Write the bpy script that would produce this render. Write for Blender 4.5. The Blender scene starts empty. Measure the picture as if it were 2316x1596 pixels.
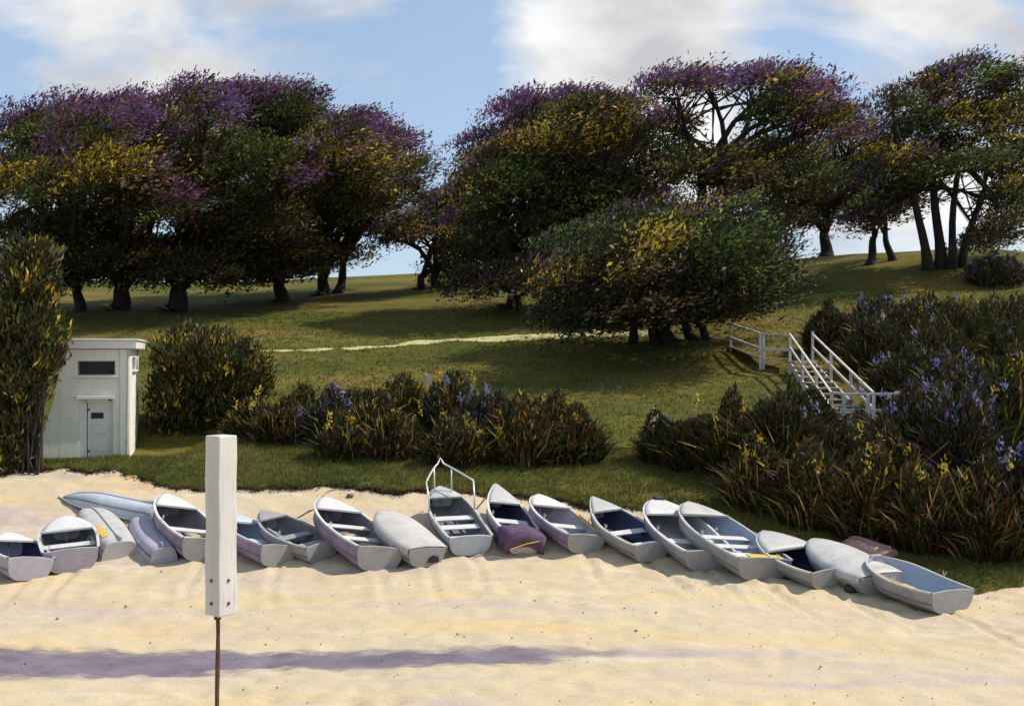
import bpy, math, random
import numpy as np
from mathutils import Vector, Matrix

rng = np.random.default_rng(7)
random.seed(7)
R = math.radians
scene = bpy.context.scene
col = scene.collection

# ------------------------------------------------------------------ camera
EYE = 6.0                      # the viewer stands on a jetty, 6 m above low water
cam_d = bpy.data.cameras.new('camera')
cam_d.lens = 40.0
cam_d.sensor_width = 36.0
cam_d.clip_end = 6000
cam = bpy.data.objects.new('camera', cam_d)
col.objects.link(cam)
cam.location = (0, 0, EYE)
cam.rotation_euler = (R(90), 0, 0)
scene.camera = cam

# ------------------------------------------------------------------ sky
SUN = Vector((0.63, 0.10, 0.77)).normalized()
SUN_EL = math.asin(SUN.z)
SUN_ROT = math.atan2(SUN.x, SUN.y)
world = bpy.data.worlds.new('World')
scene.world = world
world.use_nodes = True
wn, wl = world.node_tree.nodes, world.node_tree.links
wn.clear()


def wnode(t, **kw):
    n = wn.new(t)
    for k, v in kw.items():
        setattr(n, k, v)
    return n


sky = wnode('ShaderNodeTexSky', sky_type='NISHITA', sun_disc=False, sun_elevation=SUN_EL,
            sun_rotation=SUN_ROT, air_density=1.0, dust_density=0.6, ozone_density=2.0)
tc = wnode('ShaderNodeTexCoord')
mp = wnode('ShaderNodeMapping')
mp.inputs['Scale'].default_value = (1.0, 1.0, 1.9)
wl.new(tc.outputs['Generated'], mp.inputs['Vector'])
n1 = wnode('ShaderNodeTexNoise')
n1.inputs['Scale'].default_value = 4.6
n1.inputs['Detail'].default_value = 9
n1.inputs['Roughness'].default_value = 0.56
n1.inputs['Distortion'].default_value = 0.5
wl.new(mp.outputs['Vector'], n1.inputs['Vector'])
acc = None


def wmath(op, a, b):
    n = wnode('ShaderNodeMath', operation=op)
    for i, v in enumerate((a, b)):
        if isinstance(v, (int, float)):
            n.inputs[i].default_value = v
        else:
            wl.new(v, n.inputs[i])
    return n.outputs[0]


acc = wmath('ADD', wmath('MULTIPLY', wmath('SUBTRACT', n1.outputs['Fac'], .5), 1.55), .5)
# individual cloud banks (direction, size, amount)
for d, s, a in (((-.31, 1, .25), .13, .28), ((-.18, 1, .30), .10, .10), ((-.44, 1, .30), .10, -.10),
                ((.08, 1, .225), .10, .20), ((.17, 1, .29), .12, .14), ((.13, 1, .20), .08, .12),
                ((.42, 1, .29), .12, .18), ((.34, 1, .32), .07, .14), ((.43, 1, .21), .09, .10), ((.30, 1, .16), .10, .16),
                ((-.05, 1, .18), .10, -.16), ((-.02, 1, .28), .10, -.08), ((.27, 1, .255), .085, -.34), ((.36, 1, .245), .05, -.16)):
    v = Vector(d).normalized()
    dt = wnode('ShaderNodeVectorMath', operation='DISTANCE')
    wl.new(tc.outputs['Generated'], dt.inputs[0])
    dt.inputs[1].default_value = v
    mr = wnode('ShaderNodeMapRange', interpolation_type='SMOOTHSTEP')
    wl.new(dt.outputs['Value'], mr.inputs['Value'])
    mr.inputs['From Min'].default_value = 0
    mr.inputs['From Max'].default_value = s * 1.5
    mr.inputs['To Min'].default_value = a
    mr.inputs['To Max'].default_value = 0
    acc = wmath('ADD', acc, mr.outputs['Result'])
ramp = wnode('ShaderNodeValToRGB')
ramp.color_ramp.elements[0].position = 0.50
ramp.color_ramp.elements[0].color = (.04, .04, .04, 1)
ramp.color_ramp.elements[1].position = 0.78
ramp.color_ramp.elements[1].color = (1, 1, 1, 1)
wl.new(acc, ramp.inputs['Fac'])
n2 = wnode('ShaderNodeTexNoise')
n2.inputs['Scale'].default_value = 6.5
n2.inputs['Detail'].default_value = 6
wl.new(mp.outputs['Vector'], n2.inputs['Vector'])
cr = wnode('ShaderNodeValToRGB')
cr.color_ramp.elements[0].position = 0.38
cr.color_ramp.elements[0].color = (4.6, 4.6, 4.8, 1)
cr.color_ramp.elements[1].position = 0.62
cr.color_ramp.elements[1].color = (7.6, 7.55, 7.5, 1)
wl.new(n2.outputs['Fac'], cr.inputs['Fac'])
mix = wnode('ShaderNodeMixRGB')
wl.new(ramp.outputs['Color'], mix.inputs['Fac'])
hz = wnode('ShaderNodeMixRGB')          # thin high haze lightens the blue
hz.inputs['Fac'].default_value = .45
hz.inputs['Color2'].default_value = (4.0, 5.4, 7.4, 1)
wl.new(sky.outputs['Color'], hz.inputs['Color1'])
wl.new(hz.outputs['Color'], mix.inputs['Color1'])
wl.new(cr.outputs['Color'], mix.inputs['Color2'])
bg = wnode('ShaderNodeBackground')
bg.inputs['Strength'].default_value = 0.112
wl.new(mix.outputs['Color'], bg.inputs['Color'])
wo = wnode('ShaderNodeOutputWorld')
wl.new(bg.outputs['Background'], wo.inputs['Surface'])

# ------------------------------------------------------------------ sun
sd = bpy.data.lights.new('sun', 'SUN')
sd.energy = 4.2
sd.angle = R(0.53)
sd.color = (1.0, 0.93, 0.80)
so = bpy.data.objects.new('sun', sd)
col.objects.link(so)
so.rotation_euler = SUN.to_track_quat('Z', 'Y').to_euler()
so.location = SUN * 60

vs = scene.view_settings
vs.view_transform = 'Standard'
vs.look = 'None'
vs.gamma = 1
vs.exposure = 0.22
scene.cycles.max_bounces = 4
scene.cycles.diffuse_bounces = 2
scene.cycles.glossy_bounces = 2
scene.cycles.transmission_bounces = 2
vs.use_curve_mapping = False

# ------------------------------------------------------------------ helpers
K = 40.0 / 36.0 * 2316.0       # focal length in units of the survey sheet
CX, CY = 1158.0, 798.0


def tag(o, label=None, cat=None, group=None, kind=None):
    if label: o['label'] = label
    if cat: o['category'] = cat
    if group: o['group'] = group
    if kind: o['kind'] = kind
    return o


def empty(name, loc=(0, 0, 0)):
    o = bpy.data.objects.new(name, None)
    col.objects.link(o)
    o.location = loc
    o.empty_display_size = 0.2
    return o


class MB:
    def __init__(self):
        self.v, self.f = [], []

    def box(self, c, s, M=None):
        b = len(self.v)
        for z in (-.5, .5):
            for x, y in ((-.5, -.5), (.5, -.5), (.5, .5), (-.5, .5)):
                p = Vector((x * s[0], y * s[1], z * s[2]))
                if M is not None: p = M @ p
                self.v.append(tuple(p + Vector(c)))
        for q in ((0, 3, 2, 1), (4, 5, 6, 7), (0, 1, 5, 4), (1, 2, 6, 5), (2, 3, 7, 6), (3, 0, 4, 7)):
            self.f.append(tuple(b + i for i in q))
        return self

    def bar(self, a, b, w, h=None, up=(0, 0, 1)):
        """a square bar from a to b"""
        h = h or w
        a, b = Vector(a), Vector(b)
        d = (b - a)
        L = d.length
        y = d.normalized()
        u = Vector(up)
        if abs(y.dot(u)) > .98: u = Vector((1, 0, 0))
        x = y.cross(u).normalized()
        z = x.cross(y)
        M = Matrix((x, y, z)).transposed()
        return self.box((a + b) / 2, (w, L, h), M)

    def tube(self, pts, rad, n=8, cap=True):
        pts = [Vector(p) for p in pts]
        if isinstance(rad, (int, float)): rad = [rad] * len(pts)
        b0 = len(self.v)
        for i, p in enumerate(pts):
            t = (pts[min(i + 1, len(pts) - 1)] - pts[max(i - 1, 0)]).normalized()
            u = Vector((0, 0, 1)) if abs(t.z) < .9 else Vector((1, 0, 0))
            x = t.cross(u).normalized()
            y = x.cross(t)
            for k in range(n):
                a = 2 * math.pi * k / n
                self.v.append(tuple(p + (x * math.cos(a) + y * math.sin(a)) * rad[i]))
        for i in range(len(pts) - 1):
            for k in range(n):
                a, b = b0 + i * n + k, b0 + i * n + (k + 1) % n
                self.f.append((a, b, b + n, a + n))
        if cap:
            self.f.append(tuple(b0 + k for k in range(n))[::-1])
            e = b0 + (len(pts) - 1) * n
            self.f.append(tuple(e + k for k in range(n)))
        return self

    def grid(self, rows, flip=False):
        b = len(self.v)
        m = len(rows[0])
        for r in rows:
            self.v.extend(tuple(p) for p in r)
        for i in range(len(rows) - 1):
            for j in range(m - 1):
                q = (b + i * m + j, b + i * m + j + 1, b + (i + 1) * m + j + 1, b + (i + 1) * m + j)
                self.f.append(q[::-1] if flip else q)
        return self

    def poly(self, pts):
        b = len(self.v)
        self.v.extend(tuple(p) for p in pts)
        self.f.append(tuple(range(b, b + len(pts))))
        return self

    def prism(self, pts, off):
        """polygon pts extruded by vector off"""
        off = Vector(off)
        n = len(pts)
        b = len(self.v)
        self.v.extend(tuple(p) for p in pts)
        self.v.extend(tuple(Vector(p) + off) for p in pts)
        self.f.append(tuple(range(b, b + n))[::-1])
        self.f.append(tuple(range(b + n, b + 2 * n)))
        for i in range(n):
            j = (i + 1) % n
            self.f.append((b + i, b + j, b + n + j, b + n + i))
        return self

    def build(self, name, mat, parent=None, smooth=False, bevel=0, off=None):
        me = bpy.data.meshes.new(name)
        v = self.v
        if off is not None:
            o_ = Vector(off)
            v = [tuple(Vector(p) - o_) for p in v]
        me.from_pydata(v, [], self.f)
        if mat is not None: me.materials.append(mat)
        if smooth:
            me.polygons.foreach_set('use_smooth', [True] * len(me.polygons))
        me.update()
        o = bpy.data.objects.new(name, me)
        col.objects.link(o)
        if parent is not None: o.parent = parent
        if bevel:
            m = o.modifiers.new('bevel', 'BEVEL')
            m.width = bevel
            m.segments = 2
            m.limit_method = 'ANGLE'
        return o


def np_mesh(name, verts, faces, mat, parent=None, cols=None, smooth=False):
    """verts (N,3), faces (M,k) numpy; cols (N,3) stored as point colour 'tint'"""
    me = bpy.data.meshes.new(name)
    nv, (nf, k) = len(verts), faces.shape
    me.vertices.add(nv)
    me.vertices.foreach_set('co', np.ascontiguousarray(verts, dtype=np.float32).ravel())
    me.loops.add(nf * k)
    me.loops.foreach_set('vertex_index', np.ascontiguousarray(faces, dtype=np.int32).ravel())
    me.polygons.add(nf)
    me.polygons.foreach_set('loop_start', np.arange(0, nf * k, k, dtype=np.int32))
    me.polygons.foreach_set('loop_total', np.full(nf, k, dtype=np.int32))
    if smooth: me.polygons.foreach_set('use_smooth', np.ones(nf, dtype=bool))
    me.update(calc_edges=True)
    if cols is not None:
        at = me.attributes.new('tint', 'FLOAT_COLOR', 'POINT')
        c4 = np.ones((nv, 4), dtype=np.float32)
        c4[:, :3] = cols
        at.data.foreach_set('color', c4.ravel())
    me.materials.append(mat)
    o = bpy.data.objects.new(name, me)
    col.objects.link(o)
    if parent is not None: o.parent = parent
    return o


# ------------------------------------------------------------------ materials
def new_mat(name):
    m = bpy.data.materials.new(name)
    m.use_nodes = True
    nt = m.node_tree
    return m, nt, nt.nodes['Principled BSDF']


def nd(nt, t, ins=None, **kw):
    n = nt.nodes.new(t)
    for k, v in kw.items(): setattr(n, k, v)
    for k, v in (ins or {}).items(): n.inputs[k].default_value = v
    return n


def paint(name, c, rough=.5, var=.25, scale=3.0, bump=.15, dirt=(.22, .19, .15), dirt_amt=.35, metal=0, stretch=(1, 1, 1)):
    """weathered paint / timber: large tonal drift, fine grain, dirt patches"""
    m, nt, p = new_mat(name)
    L = nt.links.new
    t = nd(nt, 'ShaderNodeTexCoord')
    mpn = nd(nt, 'ShaderNodeMapping')
    mpn.inputs['Scale'].default_value = stretch
    L(t.outputs['Object'], mpn.inputs['Vector'])
    a = nd(nt, 'ShaderNodeTexNoise', {'Scale': scale, 'Detail': 8, 'Roughness': .65})
    b = nd(nt, 'ShaderNodeTexNoise', {'Scale': scale * 9, 'Detail': 5, 'Roughness': .7})
    L(mpn.outputs[0], a.inputs['Vector'])
    L(mpn.outputs[0], b.inputs['Vector'])
    r1 = nd(nt, 'ShaderNodeValToRGB')
    r1.color_ramp.elements[0].position = .3
    r1.color_ramp.elements[0].color = (*[x * (1 - var) for x in c], 1)
    r1.color_ramp.elements[1].position = .68
    r1.color_ramp.elements[1].color = (*[min(x * (1 + var * .35), .86) for x in c], 1)
    L(a.outputs['Fac'], r1.inputs['Fac'])
    ml = nd(nt, 'ShaderNodeMath', operation='MULTIPLY')
    L(a.outputs['Fac'], ml.inputs[0])
    L(b.outputs['Fac'], ml.inputs[1])
    r2 = nd(nt, 'ShaderNodeValToRGB')
    r2.color_ramp.elements[0].position = .27
    r2.color_ramp.elements[0].color = (0, 0, 0, 1)
    r2.color_ramp.elements[1].position = .42
    r2.color_ramp.elements[1].color = (dirt_amt,) * 3 + (1,)
    L(ml.outputs[0], r2.inputs['Fac'])
    mx = nd(nt, 'ShaderNodeMixRGB')
    L(r2.outputs[0], mx.inputs['Fac'])
    L(r1.outputs[0], mx.inputs['Color1'])
    mx.inputs['Color2'].default_value = (*dirt, 1)
    L(mx.outputs[0], p.inputs['Base Color'])
    bp = nd(nt, 'ShaderNodeBump', {'Strength': bump, 'Distance': .02})
    L(b.outputs['Fac'], bp.inputs['Height'])
    L(bp.outputs[0], p.inputs['Normal'])
    p.inputs['Roughness'].default_value = rough
    p.inputs['Metallic'].default_value = metal
    return m


def tint_mat(name, rough=.6, trans=.25, sat=1.0):
    """leaves: colour comes from each leaf"""
    m, nt, p = new_mat(name)
    L = nt.links.new
    a = nd(nt, 'ShaderNodeAttribute', attribute_name='tint')
    L(a.outputs['Color'], p.inputs['Base Color'])
    p.inputs['Roughness'].default_value = rough
    p.inputs['Specular IOR Level'].default_value = .25
    if trans:
        tr = nd(nt, 'ShaderNodeBsdfTranslucent')
        L(a.outputs['Color'], tr.inputs['Color'])
        ms = nd(nt, 'ShaderNodeMixShader', {'Fac': trans})
        L(p.outputs[0], ms.inputs[1])
        L(tr.outputs[0], ms.inputs[2])
        L(ms.outputs[0], nt.nodes['Material Output'].inputs['Surface'])
    return m


M_LEAF = tint_mat('leaf', .55, .22)
M_GRASS = tint_mat('grass_blade', .6, .25)
M_PETAL = tint_mat('petal', .6, .3)
M_BARK = paint('bark', (.034, .027, .022), .9, .5, 2.5, .9, (.02, .018, .015), .5, stretch=(1, 1, .25))
M_WHITE = paint('white_paint', (.64, .63, .62), .5, .25, 2.2, .15, (.26, .23, .22), .5)
M_OFFWHITE = paint('offwhite_paint', (.50, .485, .47), .55, .3, 2.6, .18, (.22, .19, .18), .5)
M_GREY = paint('grey_paint', (.33, .325, .33), .6, .32, 2.8, .18, (.14, .12, .11), .5)
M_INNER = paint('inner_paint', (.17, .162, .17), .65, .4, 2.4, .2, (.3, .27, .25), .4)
M_DARKGREY = paint('dark_grey_paint', (.15, .145, .14), .6, .3, 2.8, .15)
M_BLUEGREY = paint('bluegrey_paint', (.36, .42, .52), .5, .25, 2.8, .12)
M_PALEBLUE = paint('paleblue_paint', (.49, .53, .59), .5, .3, 2.4, .18, (.22, .21, .2), .55)
M_LILAC = paint('lilac_paint', (.43, .40, .47), .6, .34, 2.4, .2, (.2, .17, .17), .6)
M_MAUVE = paint('mauve_paint', (.33, .23, .34), .55, .5, 1.8, .2, (.50, .33, .28), .75)
M_PURPLE = paint('purple_canvas', (.10, .055, .115), .85, .35, 4, .4, (.3, .16, .1), .3)
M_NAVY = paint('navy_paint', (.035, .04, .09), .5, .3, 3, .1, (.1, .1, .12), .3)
M_PINK = paint('pink_paint', (.44, .27, .21), .7, .35, 3, .2, (.3, .26, .24), .6)
M_CANVAS = paint('canvas_cover', (.50, .48, .45), .9, .22, 3, .5)
M_YELLOW = paint('yellow_paint', (.66, .45, .04), .5, .25, 6, .1, (.3, .2, .1), .25)
M_WOOD = paint('weathered_wood', (.30, .235, .17), .8, .35, 4, .5, (.1, .08, .06), .4, stretch=(1, .25, 1))
M_WHITEWOOD = paint('whitewashed_timber', (.62, .585, .55), .75, .3, 5, .35, (.3, .25, .2), .45)
M_TREAD = paint('tread_timber', (.46, .38, .28), .8, .3, 5, .4, (.15, .12, .1), .4)
M_BLACK = paint('black_rubber', (.018, .018, .02), .65, .3, 8, .2, (.08, .08, .08), .2)
M_STEEL = paint('galvanised_pipe', (.62, .66, .62), .4, .2, 8, .1, metal=.3)
M_ROPE = paint('rope', (.36, .30, .22), .9, .3, 30, .5)
M_PLASTER = paint('white_plaster', (.86, .81, .69), .8, .20, 1.1, .35, (.42, .37, .30), .55, stretch=(1, 1, .35))
M_TRIM = paint('white_trim', (.76, .75, .70), .6, .15, 2, .2, (.4, .37, .32), .35)
M_DOOR = paint('door_paint', (.74, .72, .64), .5, .15, 2, .15, (.4, .36, .3), .4)
M_POSTWHITE = paint('post_white', (.62, .60, .56), .7, .22, 3.5, .35, (.30, .25, .25), .75, stretch=(1, 1, .10))
M_RUST = paint('rusty_iron', (.11, .05, .03), .8, .4, 12, .5, (.25, .12, .06), .4)
M_DARKGLASS, _nt, _p = new_mat('dark_glass')
_p.inputs['Base Color'].default_value = (.018, .02, .02, 1)
_p.inputs['Roughness'].default_value = .3
_p.inputs['Specular IOR Level'].default_value = .2
M_STONE = paint('stone', (.16, .14, .12), .9, .4, 8, .5)


def sand_mat():
    m, nt, p = new_mat('sand')
    L = nt.links.new
    t = nd(nt, 'ShaderNodeTexCoord')

    def nz(scale, sc, det=6, rough=.6, dist=0.0):
        mpn = nd(nt, 'ShaderNodeMapping')
        mpn.inputs['Scale'].default_value = sc
        mpn.inputs['Rotation'].default_value = (0, 0, R(-4))
        L(t.outputs['Object'], mpn.inputs['Vector'])
        n = nd(nt, 'ShaderNodeTexNoise', {'Scale': scale, 'Detail': det, 'Roughness': rough, 'Distortion': dist})
        L(mpn.outputs[0], n.inputs['Vector'])
        return n.outputs['Fac']

    def rmp(fac, stops):
        r = nd(nt, 'ShaderNodeValToRGB')
        e = r.color_ramp.elements
        while len(e) < len(stops): e.new(.5)
        for el, (ps, c) in zip(e, stops):
            el.position = ps
            el.color = (*c, 1) if len(c) == 3 else c
        L(fac, r.inputs['Fac'])
        return r.outputs[0]

    def mixc(fac, a, b, bt='MIX'):
        n = nd(nt, 'ShaderNodeMixRGB', blend_type=bt)
        for i, v in zip(('Fac', 'Color1', 'Color2'), (fac, a, b)):
            if isinstance(v, (int, float)): n.inputs[i].default_value = v
            elif isinstance(v, tuple): n.inputs[i].default_value = (*v, 1)
            else: L(v, n.inputs[i])
        return n.outputs[0]

    base = rmp(nz(.5, (.35, 1.3, 1), 7, .6, .6), [(.30, (.55, .42, .27)), (.45, (.58, .47, .31)), (.6, (.60, .49, .33)), (.75, (.58, .41, .26))])
    ochre = rmp(nz(.8, (.22, 1.5, 1), 5), [(.53, (0, 0, 0)), (.68, (.6, .6, .6))])
    c = mixc(ochre, base, (.68, .49, .21))
    lil = rmp(nz(.7, (.2, 1.6, 1), 6, .6, .4), [(.52, (0, 0, 0)), (.68, (.75, .75, .75))])
    c = mixc(lil, c, (.47, .385, .40))
    pale = rmp(nz(.9, (.25, 2.2, 1), 6), [(.60, (0, 0, 0)), (.70, (.7, .7, .7))])
    c = mixc(pale, c, (.66, .58, .45))
    grit = rmp(nz(38, (1, 1, 1), 4, .7), [(.36, (.62, .60, .60)), (.55, (1, 1, 1))])
    c = mixc(.55, c, grit, 'MULTIPLY')
    # violet shadow band painted into the sand colour (kept in object space on the beach)
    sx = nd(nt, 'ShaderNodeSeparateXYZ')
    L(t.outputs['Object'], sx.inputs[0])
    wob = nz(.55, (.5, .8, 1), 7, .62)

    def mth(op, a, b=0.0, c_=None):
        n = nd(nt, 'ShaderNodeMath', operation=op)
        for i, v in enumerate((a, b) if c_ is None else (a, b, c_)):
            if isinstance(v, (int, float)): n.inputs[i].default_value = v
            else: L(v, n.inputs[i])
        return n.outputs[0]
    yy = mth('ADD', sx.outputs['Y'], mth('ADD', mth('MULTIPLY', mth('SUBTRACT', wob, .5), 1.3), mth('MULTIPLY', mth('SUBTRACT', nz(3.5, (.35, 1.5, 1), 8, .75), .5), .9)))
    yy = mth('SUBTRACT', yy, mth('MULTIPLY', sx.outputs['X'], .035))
    dst = mth('ABSOLUTE', mth('SUBTRACT', yy, SHADOW_Y + .25))
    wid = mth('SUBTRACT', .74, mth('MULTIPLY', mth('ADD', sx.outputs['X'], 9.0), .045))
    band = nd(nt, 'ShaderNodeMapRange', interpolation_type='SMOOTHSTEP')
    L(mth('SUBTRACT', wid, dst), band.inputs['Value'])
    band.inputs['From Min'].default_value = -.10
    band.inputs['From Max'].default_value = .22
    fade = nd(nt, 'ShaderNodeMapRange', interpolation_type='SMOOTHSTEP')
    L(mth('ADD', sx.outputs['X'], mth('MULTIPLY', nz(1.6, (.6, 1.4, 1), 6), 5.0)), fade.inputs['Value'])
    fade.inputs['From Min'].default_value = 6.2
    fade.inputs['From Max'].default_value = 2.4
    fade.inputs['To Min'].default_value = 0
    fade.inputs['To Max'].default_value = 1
    shadow_mask = mth('MULTIPLY', band.outputs[0], fade.outputs[0])
    shadow_tone = rmp(nz(2.4, (.5, 1.2, 1), 7, .65), [(.3, (.10, .085, .13)), (.65, (.20, .165, .215))])
    c = mixc(mth('MULTIPLY', shadow_mask, .92), c, shadow_tone)
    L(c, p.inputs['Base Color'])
    rr = nd(nt, 'ShaderNodeMapRange')
    L(shadow_mask, rr.inputs['Value'])
    rr.inputs['To Min'].default_value = .92
    rr.inputs['To Max'].default_value = .5
    L(rr.outputs[0], p.inputs['Roughness'])
    p.inputs['Specular IOR Level'].default_value = .25
    h = mth('ADD', mth('MULTIPLY', nz(3.2, (.5, 1.5, 1), 8, .7), 1.0), mth('MULTIPLY', nz(60, (1, 1, 1), 3, .7), .12))
    bp = nd(nt, 'ShaderNodeBump', {'Strength': .55, 'Distance': .09})
    L(h, bp.inputs['Height'])
    L(bp.outputs[0], p.inputs['Normal'])
    return m


def turf_mat():
    m, nt, p = new_mat('turf')
    L = nt.links.new
    t = nd(nt, 'ShaderNodeTexCoord')

    def nz(scale, sc=(1, 1, 1), det=7, rough=.62):
        mpn = nd(nt, 'ShaderNodeMapping')
        mpn.inputs['Scale'].default_value = sc
        L(t.outputs['Object'], mpn.inputs['Vector'])
        n = nd(nt, 'ShaderNodeTexNoise', {'Scale': scale, 'Detail': det, 'Roughness': rough})
        L(mpn.outputs[0], n.inputs['Vector'])
        return n.outputs['Fac']
    r = nd(nt, 'ShaderNodeValToRGB')
    e = r.color_ramp.elements
    for _ in range(2): e.new(.5)
    for el, (ps, c) in zip(e, [(.28, (.060, .078, .016)), (.42, (.098, .108, .022)), (.53, (.155, .130, .030)), (.68, (.235, .160, .050))]):
        el.position = ps
        el.color = (*c, 1)
    L(nz(.22, (.5, 1.3, 1)), r.inputs['Fac'])
    r2 = nd(nt, 'ShaderNodeValToRGB')
    r2.color_ramp.elements[0].position = .3
    r2.color_ramp.elements[0].color = (.45, .45, .4, 1)
    r2.color_ramp.elements[1].position = .7
    r2.color_ramp.elements[1].color = (1.15, 1.15, 1.1, 1)
    L(nz(5, (.6, 1.3, 1)), r2.inputs['Fac'])
    mx = nd(nt, 'ShaderNodeMixRGB', {'Fac': .8}, blend_type='MULTIPLY')
    L(r.outputs[0], mx.inputs['Color1'])
    L(r2.outputs[0], mx.inputs['Color2'])
    L(mx.outputs[0], p.inputs['Base Color'])
    p.inputs['Roughness'].default_value = .95
    p.inputs['Specular IOR Level'].default_value = .1
    bp = nd(nt, 'ShaderNodeBump', {'Strength': .8, 'Distance': .08})
    L(nz(9, (1, 1, 1), 5, .75), bp.inputs['Height'])
    L(bp.outputs[0], p.inputs['Normal'])
    return m


# ------------------------------------------------------------------ terrain
_py = np.array([-80, 0, 10, 17, 22, 25, 27, 29, 31, 33, 40, 52, 65, 80, 92, 100, 130, 250, 4000], float)
_pz = np.array([-6.6, -5.9, -5.55, -5.32, -5.05, -4.72, -4.15, -3.60, -3.18, -2.80, -1.6, .45, 2.7, 5.3, 7.0, 7.3, 4.0, -7, -7], float)
_ty = np.arange(-80, 260, .25)
_tz = np.interp(_ty, _py, _pz)
_k = np.hanning(15); _k /= _k.sum()
_tz[10:-10] = np.convolve(_tz, _k, 'same')[10:-10]
SHADOW_Y = 18.95  # distance of the shadow band painted across the sand


def sstep(a, b, x):
    t = np.clip((x - a) / (b - a), 0, 1)
    return t * t * (3 - 2 * t)


def H(x, y):
    """ground height (world z)"""
    x = np.asarray(x, float); y = np.asarray(y, float)
    z = np.interp(y, _ty, _tz)
    g = lambda cx, cy, sx, sy, a: a * np.exp(-((x - cx) / sx) ** 2 - ((y - cy) / sy) ** 2)
    z = z + g(29, 69, 17, 17, 2.7) + g(13, 46, 6, 5, .55) - g(-28, 85, 24, 30, 1.4)
    z = z + g(0, 22, 9, 4, .16) + g(-11, 21, 4, 3, .10)
    z = z + .05 * np.sin(x * .55 + 1) * np.sin(y * .4) + .10 * np.sin(x * .21 + .7) * np.sin(y * .17 + 2) * sstep(26, 40, y)
    # level pad at the hut
    m = sstep(-18.6, -17.0, x) * (1 - sstep(-10.3, -8.3, x)) * sstep(30.2, 31.6, y) * (1 - sstep(35.5, 38, y))
    z = z * (1 - m) + (-3.08) * m
    # shallow trough under the painted shadow band
    z = z - .05 * np.exp(-((y - .035 * x - SHADOW_Y - .25) / .55) ** 2) * (1 - sstep(-1, 3, x)) * sstep(-30, -20, x)
    return z + EYE


def ray(px, py, d):
    return Vector(((px - CX) / K * d, d, EYE + (CY - py) / K * d))


def at(px, py, dz=0.0, dmax=110.0):
    """the point on the ground (raised by dz) that lies in direction px,py"""
    d = np.arange(8, dmax, .05)
    zz = EYE + (CY - py) / K * d
    hh = H((px - CX) / K * d, d) + dz
    i = np.argmax(zz <= hh)
    if not (zz <= hh).any(): i = np.argmin(zz - hh)
    return ray(px, py, d[i])


# beach / turf boundary
EDGE_PX = [(-400, 1085), (0, 1076), (80, 1064), (170, 1060), (260, 1070), (340, 1092), (420, 1108), (500, 1110), (600, 1103), (700, 1104),
           (800, 1103), (880, 1110), (960, 1116), (1060, 1118), (1150, 1122), (1250, 1134), (1350, 1146), (1450, 1158), (1550, 1172), (1650, 1190),
           (1750, 1210), (1850, 1236), (1950, 1268), (2050, 1300), (2130, 1330), (2200, 1350), (2240, 1336), (2316, 1318), (2600, 1290), (3000, 1270)]
_e = np.array([[at(*p).x, at(*p).y] for p in EDGE_PX])
_e = _e[np.argsort(_e[:, 0])]


def edge_y(x):
    x = np.asarray(x, float)
    return np.interp(x, _e[:, 0], _e[:, 1]) + .10 * np.sin(x * 2.3) + .07 * np.sin(x * 5.1 + 1) + .04 * np.sin(x * 11.7)


def sgrid(n):
    def f(i, j): return i * n + j
    return f


def sheet(name, xs, Y, Z, mat):
    """Y,Z arrays (rows, cols)"""
    r, c = Y.shape
    V = np.stack([np.broadcast_to(xs, Y.shape), Y, Z], -1).reshape(-1, 3)
    i, j = np.meshgrid(np.arange(r - 1), np.arange(c - 1), indexing='ij')
    a = (i * c + j).ravel()
    F = np.stack([a, a + 1, a + c + 1, a + c], 1)
    return np_mesh(name, V, F, mat, smooth=True)


_far = np.array([24, 30, 40, 60, 100, 200, 500, 1500, 3000.])
xs = np.concatenate([-_far[::-1], np.arange(-20, 20.01, .11), _far])
# beach
rows_far = np.array([-80, -40, -10, 5, 12])
ys0 = edge_y(xs) + .7
rows = [np.full_like(xs, y) for y in rows_far]
for s in np.linspace(0, 1, 170)[1:]:
    rows.append(12 + (ys0 - 12) * s)
Y = np.array(rows)
X = np.broadcast_to(xs, Y.shape)
Zs = H(X, Y)


def vnoise(x, y, s, seed):
    """cheap value noise on arrays"""
    g = np.random.default_rng(seed).random((256, 256))
    x = x / s + 1000; y = y / s + 1000
    i = np.floor(x).astype(int); j = np.floor(y).astype(int)
    u = x - i; v = y - j
    u = u * u * (3 - 2 * u); v = v * v * (3 - 2 * v)
    q = lambda a, b: g[a % 256, b % 256]
    return (q(i, j) * (1 - u) + q(i + 1, j) * u) * (1 - v) + (q(i, j + 1) * (1 - u) + q(i + 1, j + 1) * u) * v


near = (np.abs(X) < 22) & (Y > 11)
rel = (vnoise(X * .7, Y * 1.2, .9, 1) - .5) * .06 + (vnoise(X, Y * 1.6, .38, 2) - .5) * .06 + (vnoise(X, Y, .22, 3) - .5) * .04
# trodden footprints
ft = np.zeros_like(X)
for k in range(110):
    x0, y0, a = rng.uniform(-9, 10), rng.uniform(15.5, 24), rng.uniform(-.5, .5)
    if k % 6 == 0: tx, ty, ta = x0, y0, a
    else:
        tx += .62 * math.cos(ta) ; ty += .62 * math.sin(ta) + (.13 if k % 2 else -.13)
        x0, y0 = tx, ty
    dx, dy = X - x0, Y - y0
    ft -= .075 * np.exp(-(dx / .19) ** 2 - (dy / .12) ** 2) - .022 * np.exp(-(dx / .32) ** 2 - (dy / .24) ** 2)
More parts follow.
